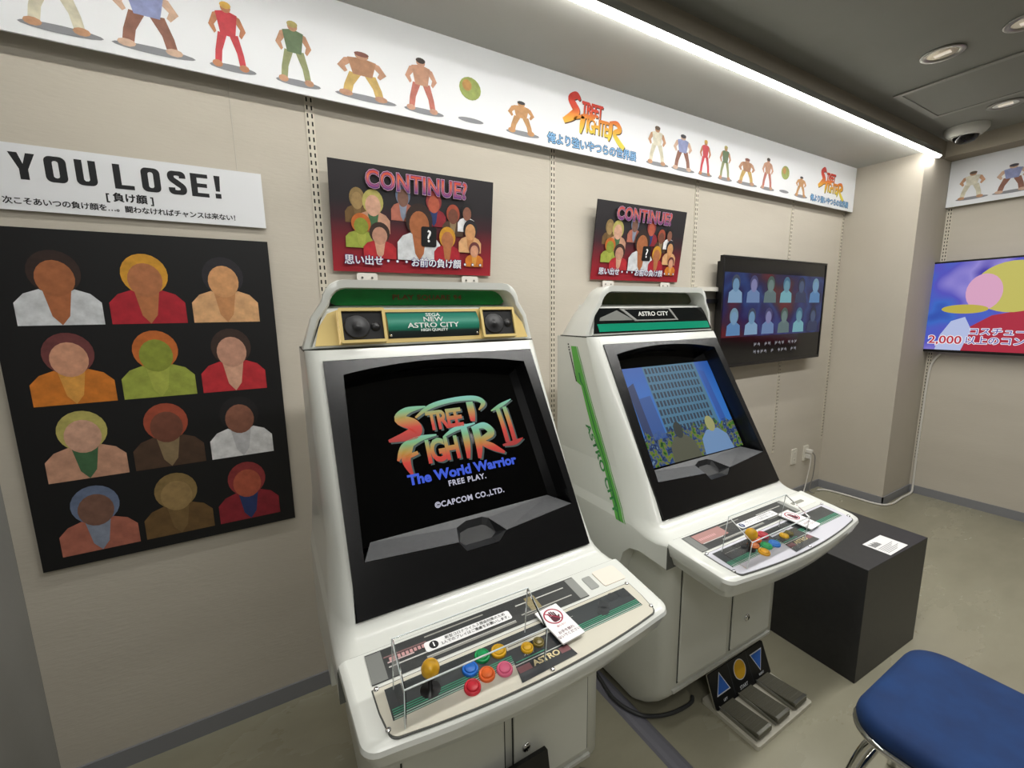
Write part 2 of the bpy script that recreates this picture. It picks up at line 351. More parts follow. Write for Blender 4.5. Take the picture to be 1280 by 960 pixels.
# ------------------------------------------------------------------ signs and posters
INK = C_('#15161a')
sg = empty('sign_board', 'white sign reading YOU LOSE! hung above the big black poster', 'sign', (-.285, -.012, 1.85))
MB().box((-.335, 0, -.083), (.335, .005, .086), M_BOARD).build('board', sg)
SM = frame((0, -.0006, 0), (1, 0, 0), (0, 0, 1))
def heavy(ch, m, parent, M, w_, h):
    mb = MB(); t = w_ * .36; r = w_ * .30; a = w_ / 2; b = h / 2; hz = h * .17
    if ch == 'Y': mb.poly([(-a * 1.15, b), (-a * 1.15 + t * 1.1, b), (0, b * .18), (a * 1.15 - t * 1.1, b), (a * 1.15, b), (t * .55, -b * .22), (t * .55, -b), (-t * .55, -b), (-t * .55, -b * .22)], m)
    elif ch == 'O': plate_hole(mb, rrect(w_, h, r), [rrect(w_ - 2 * t, h - 2 * hz, w_ * .13)], -.0002, .0002, m)
    elif ch == 'U':
        o_ = [(a, b)] + [(p[0], p[1]) for p in [(-a, b)]] + rrect(w_, h, r)[12:18] + rrect(w_, h, r)[18:24]
        i_ = a - t; o_ = [(-a, b)] + rrect(w_, h, r)[12:24] + [(a, b), (i_, b), (i_, -b + hz + .004)] + [(i_ * .5, -b + hz), (-i_ * .5, -b + hz)] + [(-i_, -b + hz + .004), (-i_, b)]
        mb.poly(o_, m)
    elif ch == 'L': mb.poly([(-a, b), (-a + t, b), (-a + t, -b + hz), (a, -b + hz), (a, -b), (-a, -b)], m)
    elif ch == 'E': mb.poly([(-a, b), (a, b), (a, b - hz), (-a + t, b - hz), (-a + t, hz * .5), (a * .85, hz * .5), (a * .85, -hz * .5), (-a + t, -hz * .5), (-a + t, -b + hz), (a, -b + hz), (a, -b), (-a, -b)], m)
    elif ch == 'S': ribbon(mb, [(a - t * .5, b * .42), (a - t * .6, b - hz * .75), (0, b - hz * .55), (-a + t * .6, b - hz * .8), (-a + t * .55, b * .35), (0, 0), (a - t * .55, -b * .35), (a - t * .6, -b + hz * .8), (0, -b + hz * .55), (-a + t * .6, -b + hz * .75), (-a + t * .5, -b * .42)], [t, t * .98, hz * 1.1, t, t, t * 1.05, t, t, hz * 1.1, t * .98, t], m)
    else: mb.poly([(-t * .5, b), (t * .5, b), (t * .34, -b * .38), (-t * .34, -b * .38)], m); mb.poly(rect(-t * .48, -b, t * .48, -b * .58), m)
    return mb.build('heading_letter', parent, M)
for ch, x_ in zip('YOULOSE!', (-.218, -.155, -.094, -.014, .048, .110, .166, .212)): heavy(ch, INK, sg, on(SM, x_, .030), .044, .067)
text('subheading', '[ 負け顔 ]', INK, sg, on(SM, -.006, -.0295), .026, off=.0010)
text('caption', '次こそあいつの負け顔を…。闘わなければチャンスは来ない！', INK, sg, on(SM, -.003, -.060), .0198, off=.0005, sp=.92)
for s in (-.27, .27): MB().tube([(s, .004, .084), (s, .008, .64)], .0008, mat('#b9b4aa', .4), 5).build('hanging_wire', sg)

def bust(mb, w_, h, cols, z=0.):
    """plain faceless portrait stand-in: shoulders, neck, oval head, cap of hair"""
    hair, skin, cl, cl2 = [CP(c) for c in cols]
    mb.poly([(-w_ * .5, 0), (w_ * .5, 0), (w_ * .5, h * .30), (w_ * .38, h * .42), (w_ * .14, h * .50), (-w_ * .14, h * .50), (-w_ * .38, h * .42), (-w_ * .5, h * .30)], cl, z)
    mb.poly([(-w_ * .17, h * .5), (w_ * .17, h * .5), (w_ * .10, h * .12), (0, 0), (-w_ * .10, h * .12)], cl2, z + .0002)
    mb.poly(ell(0, h * .70, w_ * .31, h * .29, 22), hair, z + .0004)
    mb.poly(ell(0, h * .62, w_ * .23, h * .24, 20), skin, z + .0006)
PORT = [('#33231e', '#a8663f', '#d5d8dc', '#b06a42'), ('#cf962e', '#b3724a', '#ad2230', '#b87448'), ('#26242a', '#d29a68', '#d9a878', '#c48a5a'),
        ('#6e3a3a', '#d39a7c', '#d07a2a', '#e0a04a'), ('#c0682e', '#8b9638', '#9aa545', '#aab24e'), ('#3a2a24', '#c2917a', '#b82c34', '#d3a288'),
        ('#b8ae62', '#d2a48c', '#c9987e', '#456b48'), ('#a04a34', '#754636', '#4f3a2c', '#8f7a5a'), ('#1c1a1c', '#8a5a48', '#e2e2e4', '#c8c8cc'),
        ('#6a7894', '#7d5a4c', '#b06a58', '#8a93a6'), ('#8c7448', '#a08456', '#6c5230', '#7c623c'), ('#8f3436', '#b55a42', '#8c2430', '#2a3a6c')]
pf = empty('portrait_poster', 'large black poster with twelve small portraits below the white sign', 'poster', (-.284, -.014, .742))
MB().box((-.333, 0, 0), (.333, .006, .981), mat('#0f0f11', .5)).build('board', pf)
PM = frame((0, -.0006, 0), (1, 0, 0), (0, 0, 1))
for i in range(12):
    r_, c_ = divmod(i, 3); mb = MB(); bust(mb, .18, .208, PORT[i]); mb.build('portrait_print', pf, on(PM, (-.196, .0, .197)[c_], (.719, .492, .265, .035)[r_], .0002))

TXT1 = '思い出せ・・・お前の負け顔・・・'
CROWD = [(-.225, .17, .085, .12, 8 + 2), (-.17, .14, .12, .15, 6), (-.06, .19, .09, .13, 9), (.06, .18, .1, .13, 11), (.14, .15, .09, .12, 7), (.20, .17, .08, .11, 8),
         (-.215, .085, .11, .12, 4), (-.15, .05, .12, .13, 5), (.215, .09, .1, .13, 2), (.235, .035, .08, .1, 3), (.0, .05, .17, .21, 0), (.115, .045, .11, .14, 1)]
def continue_poster(x, label):
    t = empty('continue_poster', label, 'poster', (x, -.010, 1.637), 0, None)
    P_ = frame((0, 0, 0), (1, 0, 0), (0, -.047, .368))
    MB().box((-.316, 0, 0), (.316, .371, .005), grad('poster_black_red', [(0, '#a3202e'), (.16, '#8f1d2a'), (.5, '#3a1c24'), (.66, '#221e22'), (1, '#201d21')], 0, .371)).build('board', t, P_)
    for i, (px, py, w_, h, c) in enumerate(CROWD):
        mb = MB(); bust(mb, w_, h, PORT[c]); mb.build('portrait_print', t, on(P_, px, py, .0056 + i * .0007))
    z = .0142
    MB().poly(rrect(.062, .074, .008, .038, .140), C_('#0d0d0f'), 0).build('question_card', t, on(P_, 0, 0, z))
    text('question_mark', '?', C_('#f2f2f2'), t, on(P_, .038, .140, z + .0006), .062, off=.001)
    for mm, of, dz in ((C_('#e6b9c8'), .0050, 0), (C_('#5a3a78'), .0036, .0005), (grad('heading_print', [(0, '#5a3a86'), (.35, '#b0506a'), (.7, '#d8704a'), (1, '#c8483e')], -.028, .028), .0008, .0010)):
        text('heading', 'CONTINUE?', mm, t, on(P_, .0, .318, .0146 + dz), .080, off=of, sx=.84, sp=1.08)
    text('caption_outline', TXT1, C_('#3b3f7e'), t, on(P_, .0, .040, z + .001), .036, off=.0024, sp=.94)
    text('caption', TXT1, C_('#f0f0f4'), t, on(P_, .0, .040, z + .0016), .036, off=.0006, sp=.94)
    for s in (-.20, .22):
        mb = MB(); mb.prism(rrect(.075, .030, .008, s, -.008), 0, .003, mat('#e6e2da', .2, 0, 0, .3))
        for q in (-.018, .018): mb.prism(ell(s + q, -.010, .004, .004, 10), .003, .005, M_STEEL)
        mb.build('clip', t, frame((0, -.002, -.012), (1, 0, 0), (0, 0, 1)))
continue_poster(.566, 'left CONTINUE? poster on the back wall above the cabinet with gold speakers')
continue_poster(1.757, 'right CONTINUE? poster on the back wall above the cabinet with green side stripe')

# ------------------------------------------------------------------ televisions
def tv(M, label, W_, H_):
    t = empty('television', label, 'television', M.translation, 0); Q = M.copy(); Q.translation = Vector((0, 0, 0))
    mb = MB(); plate_hole(mb, rect(-W_ / 2, -H_ / 2, W_ / 2, H_ / 2), [rect(-W_ / 2 + .012, -H_ / 2 + .018, W_ / 2 - .012, H_ / 2 - .012)], -.02, .004, mat('#111113', .3)); mb.build('bezel', t, Q)
    mb = MB(); mb.box((-W_ / 2 + .02, -H_ / 2 + .03, -.05), (W_ / 2 - .02, H_ / 2 - .03, -.02), M_BLACK); mb.build('back_panel', t, Q)
    return t, Q
def screen_bg(t, Q, W_, H_, m): MB().poly(rect(-W_ / 2 + .011, -H_ / 2 + .017, W_ / 2 - .011, H_ / 2 - .011), m, 0).build('screen', t, Q)
def blotch(key, cols, scale, emit, seed=0.):
    m = mat('#101010', .25, 0, 0, key=key); n, l, b = nodes(m); tc = n.new('ShaderNodeTexCoord'); t = n.new('ShaderNodeTexNoise'); t.noise_dimensions = '4D'; t.inputs['W'].default_value = seed
    t.inputs['Scale'].default_value = scale; t.inputs['Detail'].default_value = 2; l.new(tc.outputs['Object'], t.inputs['Vector'])
    r = n.new('ShaderNodeValToRGB'); el = r.color_ramp.elements
    while len(el) < len(cols): el.new(.5)
    for i, (e, c) in enumerate(zip(el, cols)): e.position = .32 + .36 * i / (len(cols) - 1); e.color = (*lin(c), 1)
    l.new(t.outputs[0], r.inputs[0]); l.new(r.outputs[0], b.inputs['Emission Color']); b.inputs['Emission Strength'].default_value = emit; return m
W1, H1 = 1.19, .67
t1, Q1 = tv(wallM(2.974, 1.46, -.085), 'dark television on the back wall showing two rows of pale portraits', W1, H1)
screen_bg(t1, Q1, W1, H1, mat('#06070a', .15, key='tv_dark'))
MB().poly(rect(-.575, -.15, .575, .24), blotch('tv_blur', ['#0e1230', '#1c2c6e', '#2a4a8e', '#1c1f5e', '#40203a', '#701c24'], 3.2, .5), 0).build('picture', t1, on(Q1, 0, 0, .0008))
TVC = [('#3a4a68', '#7fb0d8', '#9ac4ea', '#86b2dc'), ('#86b0c8', '#8ab8e0', '#6aa0d8', '#8fc0e8'), ('#2e3650', '#55688c', '#39456a', '#7a90b8'), ('#4a80a0', '#7ab0c4', '#8cd0dc', '#74a8c8'), ('#4e6a60', '#7f9a96', '#6f8a8c', '#8fb0b0'), ('#4a4a80', '#9a9ad0', '#7fa0d4', '#a8b0e0')]
def ebust(mb, w_, h, cols):
    k = [E_(c, .55) for c in cols]
    mb.poly([(-w_ * .5, 0), (w_ * .5, 0), (w_ * .46, h * .36), (w_ * .14, h * .50), (-w_ * .14, h * .50), (-w_ * .46, h * .36)], k[2], 0)
    mb.poly(ell(0, h * .70, w_ * .31, h * .29, 18), k[0], .0003); mb.poly(ell(0, h * .62, w_ * .23, h * .24, 16), k[1], .0006)
for i in range(12):
    mb = MB(); ebust(mb, .14, .17, TVC[(i * 5 + i // 6) % 6]); mb.build('portrait_picture', t1, on(Q1, -.46 + .185 * (i % 6), (.06, -.14)[i // 6], .0012))
mb = MB()
for r_ in range(2):                       # two lines of small pixel lettering, too coarse to read
    for k in range(13):
        if k in (2, 5, 9) and r_ == 0 or k in (4, 6, 10) and r_: continue
        x = -.23 + k * .040; y = -.205 - r_ * .048
        for q in range(3): mb.poly(rect(x + q * .009, y - .012 + .006 * ((k + q + r_) % 3), x + q * .009 + .006, y + .012 - .005 * ((k * 3 + q) % 2)), E_('#b8b8c0', .45), 0)
        mb.poly(rect(x, y - .002, x + .024, y + .003), E_('#b8b8c0', .45), .0002)
mb.build('caption', t1, on(Q1, 0, 0, .0012))
rail = MB()
for z, m in ((1.60, mat('#d9d6cc', .4)), (1.53, M_BLACK)): rail.box((2.2 - 2.974, .03, z - 1.46 - .012), (3.25 - 2.974, .084, z - 1.46 + .012), m)
rail.build('wall_mount', t1)
W2, H2 = 1.16, .655
t2, Q2 = tv(rwallM(-.39 - W2 / 2, 1.473, X2 - .085), 'bright television on the right wall showing a colourful picture with 2,000 caption', W2, H2)
screen_bg(t2, Q2, W2, H2, blotch('tv2_sky', ['#2a2f9c', '#3f6fd0', '#5a58c8', '#9a8fe0', '#4a3fb0'], 2.6, .9, 3.))
mb = MB()
mb.poly([(-.34, -.31), (-.30, -.14), (-.20, -.06), (-.08, -.03), (.30, -.02), (.50, -.1), (.52, -.31)], E_('#b0203c', .95), 0)
mb.poly([(-.47, -.31), (-.45, -.20), (-.40, -.10), (-.33, -.07), (-.29, -.16), (-.33, -.31)], E_('#b9c4ea', .95), .0002)
mb.poly(ell(-.12, .13, .19, .17, 30), E_('#c8c060', .95), .0003); mb.poly(ell(-.255, .10, .09, .125, 26), E_('#e0a8c8', .95), .0005)
mb.poly(ell(-.34, -.015, .12, .032, 26), E_('#c2b348', .95), .0007)
mb.build('picture', t2, on(Q2, 0, 0, .0008))
for m, of, z in ((E_('#f6f0f4', .95), .006, .0016), (E_('#c01f3a', .95), .0012, .0024)):
    text('caption', '2,000', m, t2, on(Q2, -.42, -.238, z), .080, off=of, sx=1.02)
for m, of, z in ((E_('#f2f2fa', .95), .005, .0016), (E_('#5a4fa8', .95), .0006, .0024)):
    text('caption', '以上のコンテンツ', m, t2, on(Q2, -.085, -.238, z), .058, off=of); text('caption', 'コスチューム', m, t2, on(Q2, -.135, -.175, z), .056, off=of)
mb = MB(); mb.box((.02, H2 / 2, -.03), (.09, H2 / 2 + .022, .0), M_BLACK); mb.build('sensor_bar', t2, Q2)
mb = MB(); mb.box((-.2, -.15, -.084), (.2, .15, -.05), M_STEEL); mb.build('wall_mount', t2, Q2)

# ------------------------------------------------------------------ arcade cabinets
A_BZ = Vector((0, -.0041, 1.3585)); T_BZ = Vector((0, -.3099, -.5485)).normalized()
BZ = frame(A_BZ, (1, 0, 0), -T_BZ)                       # local y = up the screen, z = out of it
A_PN = Vector((0, -.38, .785)); T_PN = Vector((0, -.2, -.023)).normalized()
PN = frame(A_PN, (1, 0, 0), -T_PN)                       # local y = -s (towards the player is negative)
A_HD = Vector((0, .030, 1.395)); HD = frame(A_HD, (1, 0, 0), (0, .028, .092))
def lerp(a, b, t): return a + (b - a) * t
def cabinet(kind, loc, rz, label):
    new = kind == 1
    t = empty('arcade_cabinet', label, 'arcade cabinet', loc, rz)
    # ---- upper body: side profiles blended across the width
    F = [(.011, 1.385), (-.0041, 1.3585), (-.0824, 1.22), (-.1615, 1.08), (-.2405, .94), (-.314, .81), (-.327, .7975), (-.345, .790), (-.362, .7868), (-.38, .7834)]
    S = [(.045, 1.385), (.033, 1.3585), (-.020, 1.22), (-.079, 1.08), (-.136, .94), (-.188, .806), (-.232, .772), (-.290, .757), (-.335, .757), (-.38, .768)]
    TAIL = [(-.38, .694), (-.27, .700), (-.225, .690), (-.195, .66), (-.175, .60), (-.16, .55), (.20, .50), (.22, .52)]; BACK = [(.22, S[i][1]) for i in (6, 5, 4, 3, 2, 1, 0)]; TAIL = TAIL + BACK
    sts = [(1., 1.), (.993, .78), (.978, .5), (.955, .26), (.925, .08), (.889, 0)]; sts = [(-a, b) for a, b in sts] + [(a, b) for a, b in reversed(sts)]
    def wid(z): return .356 if z > .86 else (.356 + (.375 - .356) * min(1, (.86 - z) / .09))
    rings = []
    for fx, wt in sts:
        pr = [(lerp(a[0], b[0], wt), lerp(a[1], b[1], wt)) for a, b in zip(F, S)] + TAIL
        rings.append([(fx * wid(z), y, z) for y, z in pr])
    n = len(rings[0]); mb = MB(); v = [p for r in rings for p in r]; fs = []; mid = len(sts) // 2 - 1
    for k in range(len(rings) - 1):
        for i in range(n):
            if k == mid and 1 <= i <= 4: continue               # opening behind the screen surround
            j = (i + 1) % n; fs.append((k * n + i, k * n + j, (k + 1) * n + j, (k + 1) * n + i))
    mb.add(v, fs, M_WHITE, True); 
    cap = [[i, n - 1 - i, n - 2 - i, i + 1] for i in range(6)] + [list(range(6, n - 6))]
    mb.add(rings[0], cap, M_WHITE); mb.add(rings[-1], [list(reversed(q)) for q in cap], M_WHITE)
    ob = mb.build('body', t, fix=True)
    es = ob.modifiers.new('split', 'EDGE_SPLIT'); es.split_angle = R(38)
    # ---- lower body with doors
    yf = -.385 if new else -.35; hw = .322; secs = []
    for z, ins in ((.05, .125), (.075, .090), (.11, .055), (.15, .024), (.19, 0), (.62, 0), (.69, 0)):
        ya, yb = yf + ins, .19; secs.append([(x, y, z) for x, y in rrect(2 * hw - ins * .25, yb - ya, .045, 0, (ya + yb) / 2, 6)])
    mb = MB().rings(secs, M_LOWER); lo = mb.build('pedestal', t); lo.modifiers.new('split', 'EDGE_SPLIT').split_angle = R(45)
    mb = MB().box((-hw + .10, yf + .15, .0), (hw - .10, .18, .05), M_BLACK); mb.build('base', t)
    for nm, x0, x1 in (('door', -.262, -.006), ('door', .022, .262)):
        MB().box((x0 - .004, yf - .0012, .221), (x1 + .004, yf + .004, .659), mat('#2e302c', .7)).build('door_gap', t)
        d = MB().box((x0, yf - .006, .225), (x1, yf + .004, .655), M_LOWER).build(nm, t, bevel=.003)
        if x0 > 0 or not new:
            mb = MB().lathe([(.013, 0), (.013, .004), (.009, .007), (.0, .007)], M_CHROME, 20); mb.box((-.0012, -.007, .007), (.0012, .007, .0078), M_BLACK)
            if x0 > 0: mb.build('lock', d, frame((x0 + .035 + (.05 if not new else 0), yf - .006, .352 if new else .33), (1, 0, 0), (0, 0, 1)))
    mb = MB(); mb.box((-hw + .035, yf - .008, .195), (hw - .05, yf + .004, .205), mat('#b9b9b2', .4)); mb.build('kick_strip', t)
    if new: MB().rings([[(x, y, z) for x, y in rrect(.09 - i, .12 - i, .03, .262, yf - .005, 5)] for z, i in ((0, 0), (.07, 0), (.10, .02), (.115, .05))], mat('#a9aaa4', .6)).build('leveling_foot', t)
    # ---- header hood
    def outl(b, top, hbot, hmid, r, zb):
        pts = [(-hbot, zb), (-(hbot * .55 + hmid * .45) , lerp(zb, top, .45)), (-hmid, top - r * 1.25)]
        for k in range(1, 6):
            a = R(180 - 18 * k * 1.0); pts.append((-hmid + r + r * math.cos(a) + r * .25 * k / 5, top - r * 1.25 * (1 - math.sin(a)) if k < 5 else top))
        return pts + [(-x, z) for x, z in reversed(pts)]
    O = outl(0, 1.571, .358, .303, .046, 1.388); I = outl(0, 1.550, .334, .284, .038, 1.394)
    yb = lambda z: lerp(.215, .115, (z - 1.388) / .183); yfr = lambda z: lerp(.043, .030, (z - 1.388) / .183)
    sc = lambda P, k: [(x * k, z) for x, z in P]
    ring = lambda P, fy, dz=0: [(x, fy(z), z + dz) for x, z in P]
    mb = MB()
    mb.rings([ring(sc(O, .93), yb, -.004), ring(sc(O, .965), lambda z: yb(z) - .012), ring(sc(O, .985), lambda z: yb(z) - .06), ring(O, lambda z: yfr(z) + .012), ring(sc(O, .994), lambda z: yfr(z) + .003), ring(sc(O, .975), yfr), ring(sc(I, 1.02), yfr), ring(I, lambda z: yfr(z) + .006), ring(sc(I, .97), lambda z: yb(z) - .02)], M_WHITE)
    h = mb.build('header', t, fix=True); h.modifiers.new('split', 'EDGE_SPLIT').split_angle = R(42)
    prof = [(.034, 1.390), (.031, 1.395), (.0585, 1.487), (.066, 1.493), (.09, 1.502), (.17, 1.504), (.17, 1.390)]
    mb = MB().rings([[(sx * (.335 if z < 1.42 else lerp(.335, .29, (z - 1.42) / .08)), y, z) for y, z in prof] for sx in (-1, 1)], M_WHITE, smooth=False); mb.build('header_shelf', t, fix=True)
    gm = noisy('marquee_green', '#1a9a48', '#127a38', 6, .2, coat=.5) if new else noisy('marquee_dark_green', '#0c4023', '#5a5030', 5, .2, coat=.5)
    mq = MB().prism(rrect(.556, .046, .022, 0, 0, 6), 0, .004, gm).build('marquee', t, frame((0, .098, 1.527), (1, 0, 0), (0, 0, 1)))
    if new: text('marquee_lettering', 'PLAY SQUARE 94', C_('#7a3d22'), mq, Matrix.Translation((.01, 0, .0046)), .020, off=.0005, sx=1.35, sp=1.1)
    mb = MB().prism(rect(-.356, .04, .356, .2), 1.3825, 1.388, mat('#3b3d38', .6)); mb.build('seam', t)
    if new:
        g = MB().prism([(-.328, .0), (.328, .0), (.315, .05), (.29, .088), (.262, .099), (-.262, .099), (-.29, .088), (-.315, .05)], 0, .006, M_GOLD).build('speaker_panel', t, HD, bevel=.002)
        for s in (-1, 1):
            cx = .203 * s + (.015 if s > 0 else 0)
            sp = MB(); plate_hole(sp, rrect(.124, .098, .006, cx, .049), [rect(cx - .054, .008, cx + .054, .089)], .006, .026, M_GOLD); sp = sp.build('speaker', t, HD)
            MB().box((cx - .054, .008, .007), (cx + .054, .089, .019), mat('#141416', .7)).build('grille', sp)
            MB().lathe([(.034, 0), (.034, .002), (.030, .003), (.014, -.0), (.012, .002), (0, .004)], mat('#1d1d1f', .4), 28).build('woofer', sp, Matrix.Translation((cx - .016, .046, .0195)))
            MB().lathe([(.013, 0), (.013, .002), (.004, .003), (0, .004)], mat('#1d1d1f', .35), 20).build('tweeter', sp, Matrix.Translation((cx + .034, .046, .0195)))
        lp = MB().rings([[(x, .012 + .078 * u, .007 + .014 * math.sin(math.pi * u)) for u in [k / 10 for k in range(11)]] for x in (-.135, .150)], grad('logo_panel_green', [(0, '#141a1c'), (.22, '#182a28'), (.3, '#17735c'), (.62, '#0f7f68'), (.9, '#137a66'), (1, '#0b1412')], .012, .09), close=False, cap0=False, cap1=False).build('logo_panel', t, HD)
        for s, y, sz in (('SEGA', .076, .014), ('NEW', .062, .020), ('ASTRO CITY', .044, .021), ('HIGH QUALITY', .030, .011)):
            text('logo_panel_lettering', s, C_('#d5dcd8'), lp, Matrix.Translation((.0, y, .0225)), sz, off=.0003, sx=1.35 if sz > .012 else 1.1)
        for sx in (-.128, .142): MB().lathe([(.004, 0), (.004, .002), (0, .003)], M_CHROME, 12).build('screw', lp, Matrix.Translation((sx, .020, .013)))
    else:
        g = MB().prism([(-.330, .0), (.333, .0), (.300, .097), (-.302, .097)], 0, .004, mat('#121516', .08, 0, 0, .5)).build('header_panel', t, HD, bevel=.0015)
        mb = MB(); mb.poly([(-.303, .006), (.322, .006), (.314, .036), (-.308, .036)], mat('#148c6c', .15, 0, 0, .4), .0045); mb.poly([(-.295, .048), (-.118, .048), (-.200, .088), (-.288, .060)], mat('#82847f', .2, 0, 0, .4), .0045); mb.build('header_stripe', g)
        lp = MB(); plate_hole(lp, [(-.116, .043), (.128, .043), (.090, .094), (-.188, .094)], [[(-.106, .048), (.114, .048), (.080, .0905), (-.166, .0905)]], .004, .008, mat('#d3d5d0', .15, .6)); lp.poly([(-.106, .048), (.114, .048), (.080, .0905), (-.166, .0905)], mat('#16191a', .1, 0, 0, .5), .0062); lp = lp.build('logo_plate', t, HD)
        text('logo_plate_lettering', 'ASTRO CITY', C_('#d8dad4'), lp, Matrix.Translation((-.01, .071, .0070)), .024, off=.0006, sx=1.25)
    # ---- screen surround, ledge and screen
    OP = [(-.290, -.512), (-.272, -.045)] + [(x, -.018 - .028 * (x / .28) ** 2) for x in [-.24 + .04 * k for k in range(13)]] + [(.279, -.045), (.302, -.509), (.078, -.530), (.050, -.553), (-.044, -.553), (-.060, -.527)]
    out = [(-.3164, -.004), (.3164, -.004), (.322, -.628), (-.322, -.628)]
    mb = MB(); plate_hole(mb, out, [OP], -.004, .006, M_BEZEL)
    deep = [(max(-.292, min(.292, x)), y) for x, y in OP]
    nO = len(OP); DD = .062; mb.add([(x, y, .006) for x, y in OP] + [(x * .985, y, -DD) for x, y in OP], [(i, nO + i, nO + (i + 1) % nO, (i + 1) % nO) for i in range(nO)], M_BEZEL)
    bz = mb.build('screen_surround', t, BZ, bevel=.003)
    M_LEDGE = noisy('ledge_grey', '#4b4c4e', '#565759', 60, .38)
    mb = MB()
    mb.add([(-.289, -.511, .004), (-.060, -.526, .004), (-.043, -.490, -.040), (-.262, -.470, -.052)], [(0, 1, 2, 3)], M_LEDGE)
    mb.add([(.301, -.508, .004), (.078, -.529, .004), (.052, -.486, -.040), (.262, -.466, -.052)], [(3, 2, 1, 0)], M_LEDGE)
    mb.add([(-.043, -.490, -.040), (-.012, -.4785, -.046), (.036, -.4785, -.046), (.052, -.486, -.040), (.262, -.466, -.052), (-.262, -.470, -.052)], [(0, 1, 2, 3, 4, 5)], M_LEDGE)
    mb.build('ledge', bz)
    CUP = mat('#1c1d1f', .45)
    mb = MB(); hexo = [(-.060, -.526, .003), (-.043, -.490, -.040), (-.012, -.4785, -.046), (.036, -.4785, -.046), (.052, -.486, -.040), (.078, -.529, .003), (.050, -.552, .004), (-.044, -.552, .004)]
    hexi = [(-.046, -.525, -.030), (-.034, -.505, -.046), (-.010, -.499, -.050), (.032, -.499, -.050), (.042, -.504, -.046), (.060, -.527, -.030), (.040, -.538, -.022), (-.036, -.538, -.022)]
    mb.rings([hexo, hexi], CUP, False, True, False); mb.build('ledge_notch', bz)
    sx0, sx1, sy0, sy1 = -.30, .305, -.48, -.025
    gl = MB().poly(rect(sx0, sy0, sx1, sy1), M_GLASS, -.052).build('screen', t, BZ)
    if new:
        TE = [(0, '#a81414'), (.35, '#d02c14'), (.6, '#b8903a'), (.8, '#78b47c'), (1, '#7cc8b8')]
        g1 = grad('screen_letters_top', TE, -.235, -.125, emit=.85); g2 = grad('screen_letters_bottom', TE, -.335, -.215, emit=.85); g3 = grad('screen_letters_number', TE, -.295, -.145, emit=.85)
        dk = E_('#3d5a56', .5)
        for m1, m2, m3, d, z in ((dk, dk, dk, .005, -.0512), (g1, g2, g3, 0, -.0506)):
            mb = MB()
            ribbon(mb, [(-.055, -.140), (-.11, -.146), (-.135, -.168), (-.10, -.190), (-.105, -.214), (-.175, -.226)], [.004, .020, .03, .036, .036, .008], m1)
            ribbon(mb, [(-.090, -.170), (-.04, -.142), (.03, -.130), (.10, -.132), (.128, -.150), (.108, -.172)], [.006, .014, .014, .016, .016, .004], m1)
            mb.build('logo', gl, Matrix.Translation((d, -d, z)))
            text('logo_lettering', 'TREE', m1, gl, Matrix.Translation((d, -d, z)), .078, off=.0026, sx=.70, sp=.86, at=(-.005, -.188))
            ribbon_m = MB(); ribbon(ribbon_m, [(.083, -.142), (.083, -.175), (.080, -.204)], [.022, .022, .014], m1)
            ribbon_m.build('logo', gl, Matrix.Translation((d, -d, z)))
            mb = MB()
            ribbon(mb, [(-.040, -.228), (-.09, -.232), (-.135, -.250), (-.160, -.284)], [.004, .016, .024, .006], m2)
            ribbon(mb, [(-.122, -.245), (-.138, -.285), (-.128, -.330)], [.024, .024, .006], m2)
            ribbon(mb, [(-.138, -.278), (-.102, -.270)], [.014, .010], m2)
            ribbon(mb, [(-.022, -.238), (.02, -.220), (.085, -.211)], [.004, .013, .004], m2)
            ribbon(mb, [(.082, -.222), (.082, -.275), (.074, -.318)], [.022, .022, .010], m2); ribbon(mb, [(.046, -.218), (.046, -.265), (.040, -.312)], [.020, .020, .010], m2)
            ribbon(mb, [(.070, -.226), (.112, -.222), (.130, -.248), (.092, -.268), (.122, -.290), (.158, -.314)], [.010, .020, .022, .016, .022, .008], m2)
            mb.build('logo', gl, Matrix.Translation((d, -d, z)))
            text('logo_lettering', 'IGH', m2, gl, Matrix.Translation((d, -d, z)), .090, off=.0034, sx=.70, sp=.88, at=(-.030, -.276))
            mb = MB()
            for x in (.165, .190): ribbon(mb, [(x + .006, -.172), (x + .010, -.225), (x + .012, -.285)], [.014, .014, .014], m3)
            ribbon(mb, [(.148, -.180), (.185, -.166), (.226, -.150)], [.004, .012, .003], m3); ribbon(mb, [(.158, -.292), (.20, -.290), (.232, -.280)], [.006, .015, .003], m3)
            mb.build('logo', gl, Matrix.Translation((d, -d, z)))
        text('screen_lettering', 'The World Warrior', E_('#2450d8', .9), gl, Matrix.Translation((.022, -.342, -.0505)), .038, off=.0016, sx=1.05)
        text('screen_lettering', 'FREE PLAY.', E_('#c9c9dc', .8), gl, Matrix.Translation((.022, -.371, -.0505)), .021, off=.0006, sx=1.0, sp=1.15)
        text('screen_lettering', '©CAPCOM CO.,LTD.', E_('#c9c9dc', .8), gl, Matrix.Translation((.020, -.421, -.0505)), .021, off=.0006, sx=1.0, sp=1.1)
    else:
        x0, x1, y0, y1 = -.232, .280, -.463, -.084; P = lambda u, v_: (lerp(x0, x1, u), lerp(y1, y0, v_))
        EM = .62
        mb = MB().poly(rect(x0, y0, x1, y1), grad('screen_sky', [(0, '#3a8ae0'), (.6, '#2f7fe0'), (1, '#2566c8')], y0, y1, emit=EM), 0)
        mb.build('picture', gl, Matrix.Translation((0, 0, -.0514)))
        mb = MB(); mb.poly([P(.23, .0), P(.82, .0), P(.84, .80), P(.24, .80)], E_('#4a86a8', EM), 0)
        wn = E_('#16324e', EM)
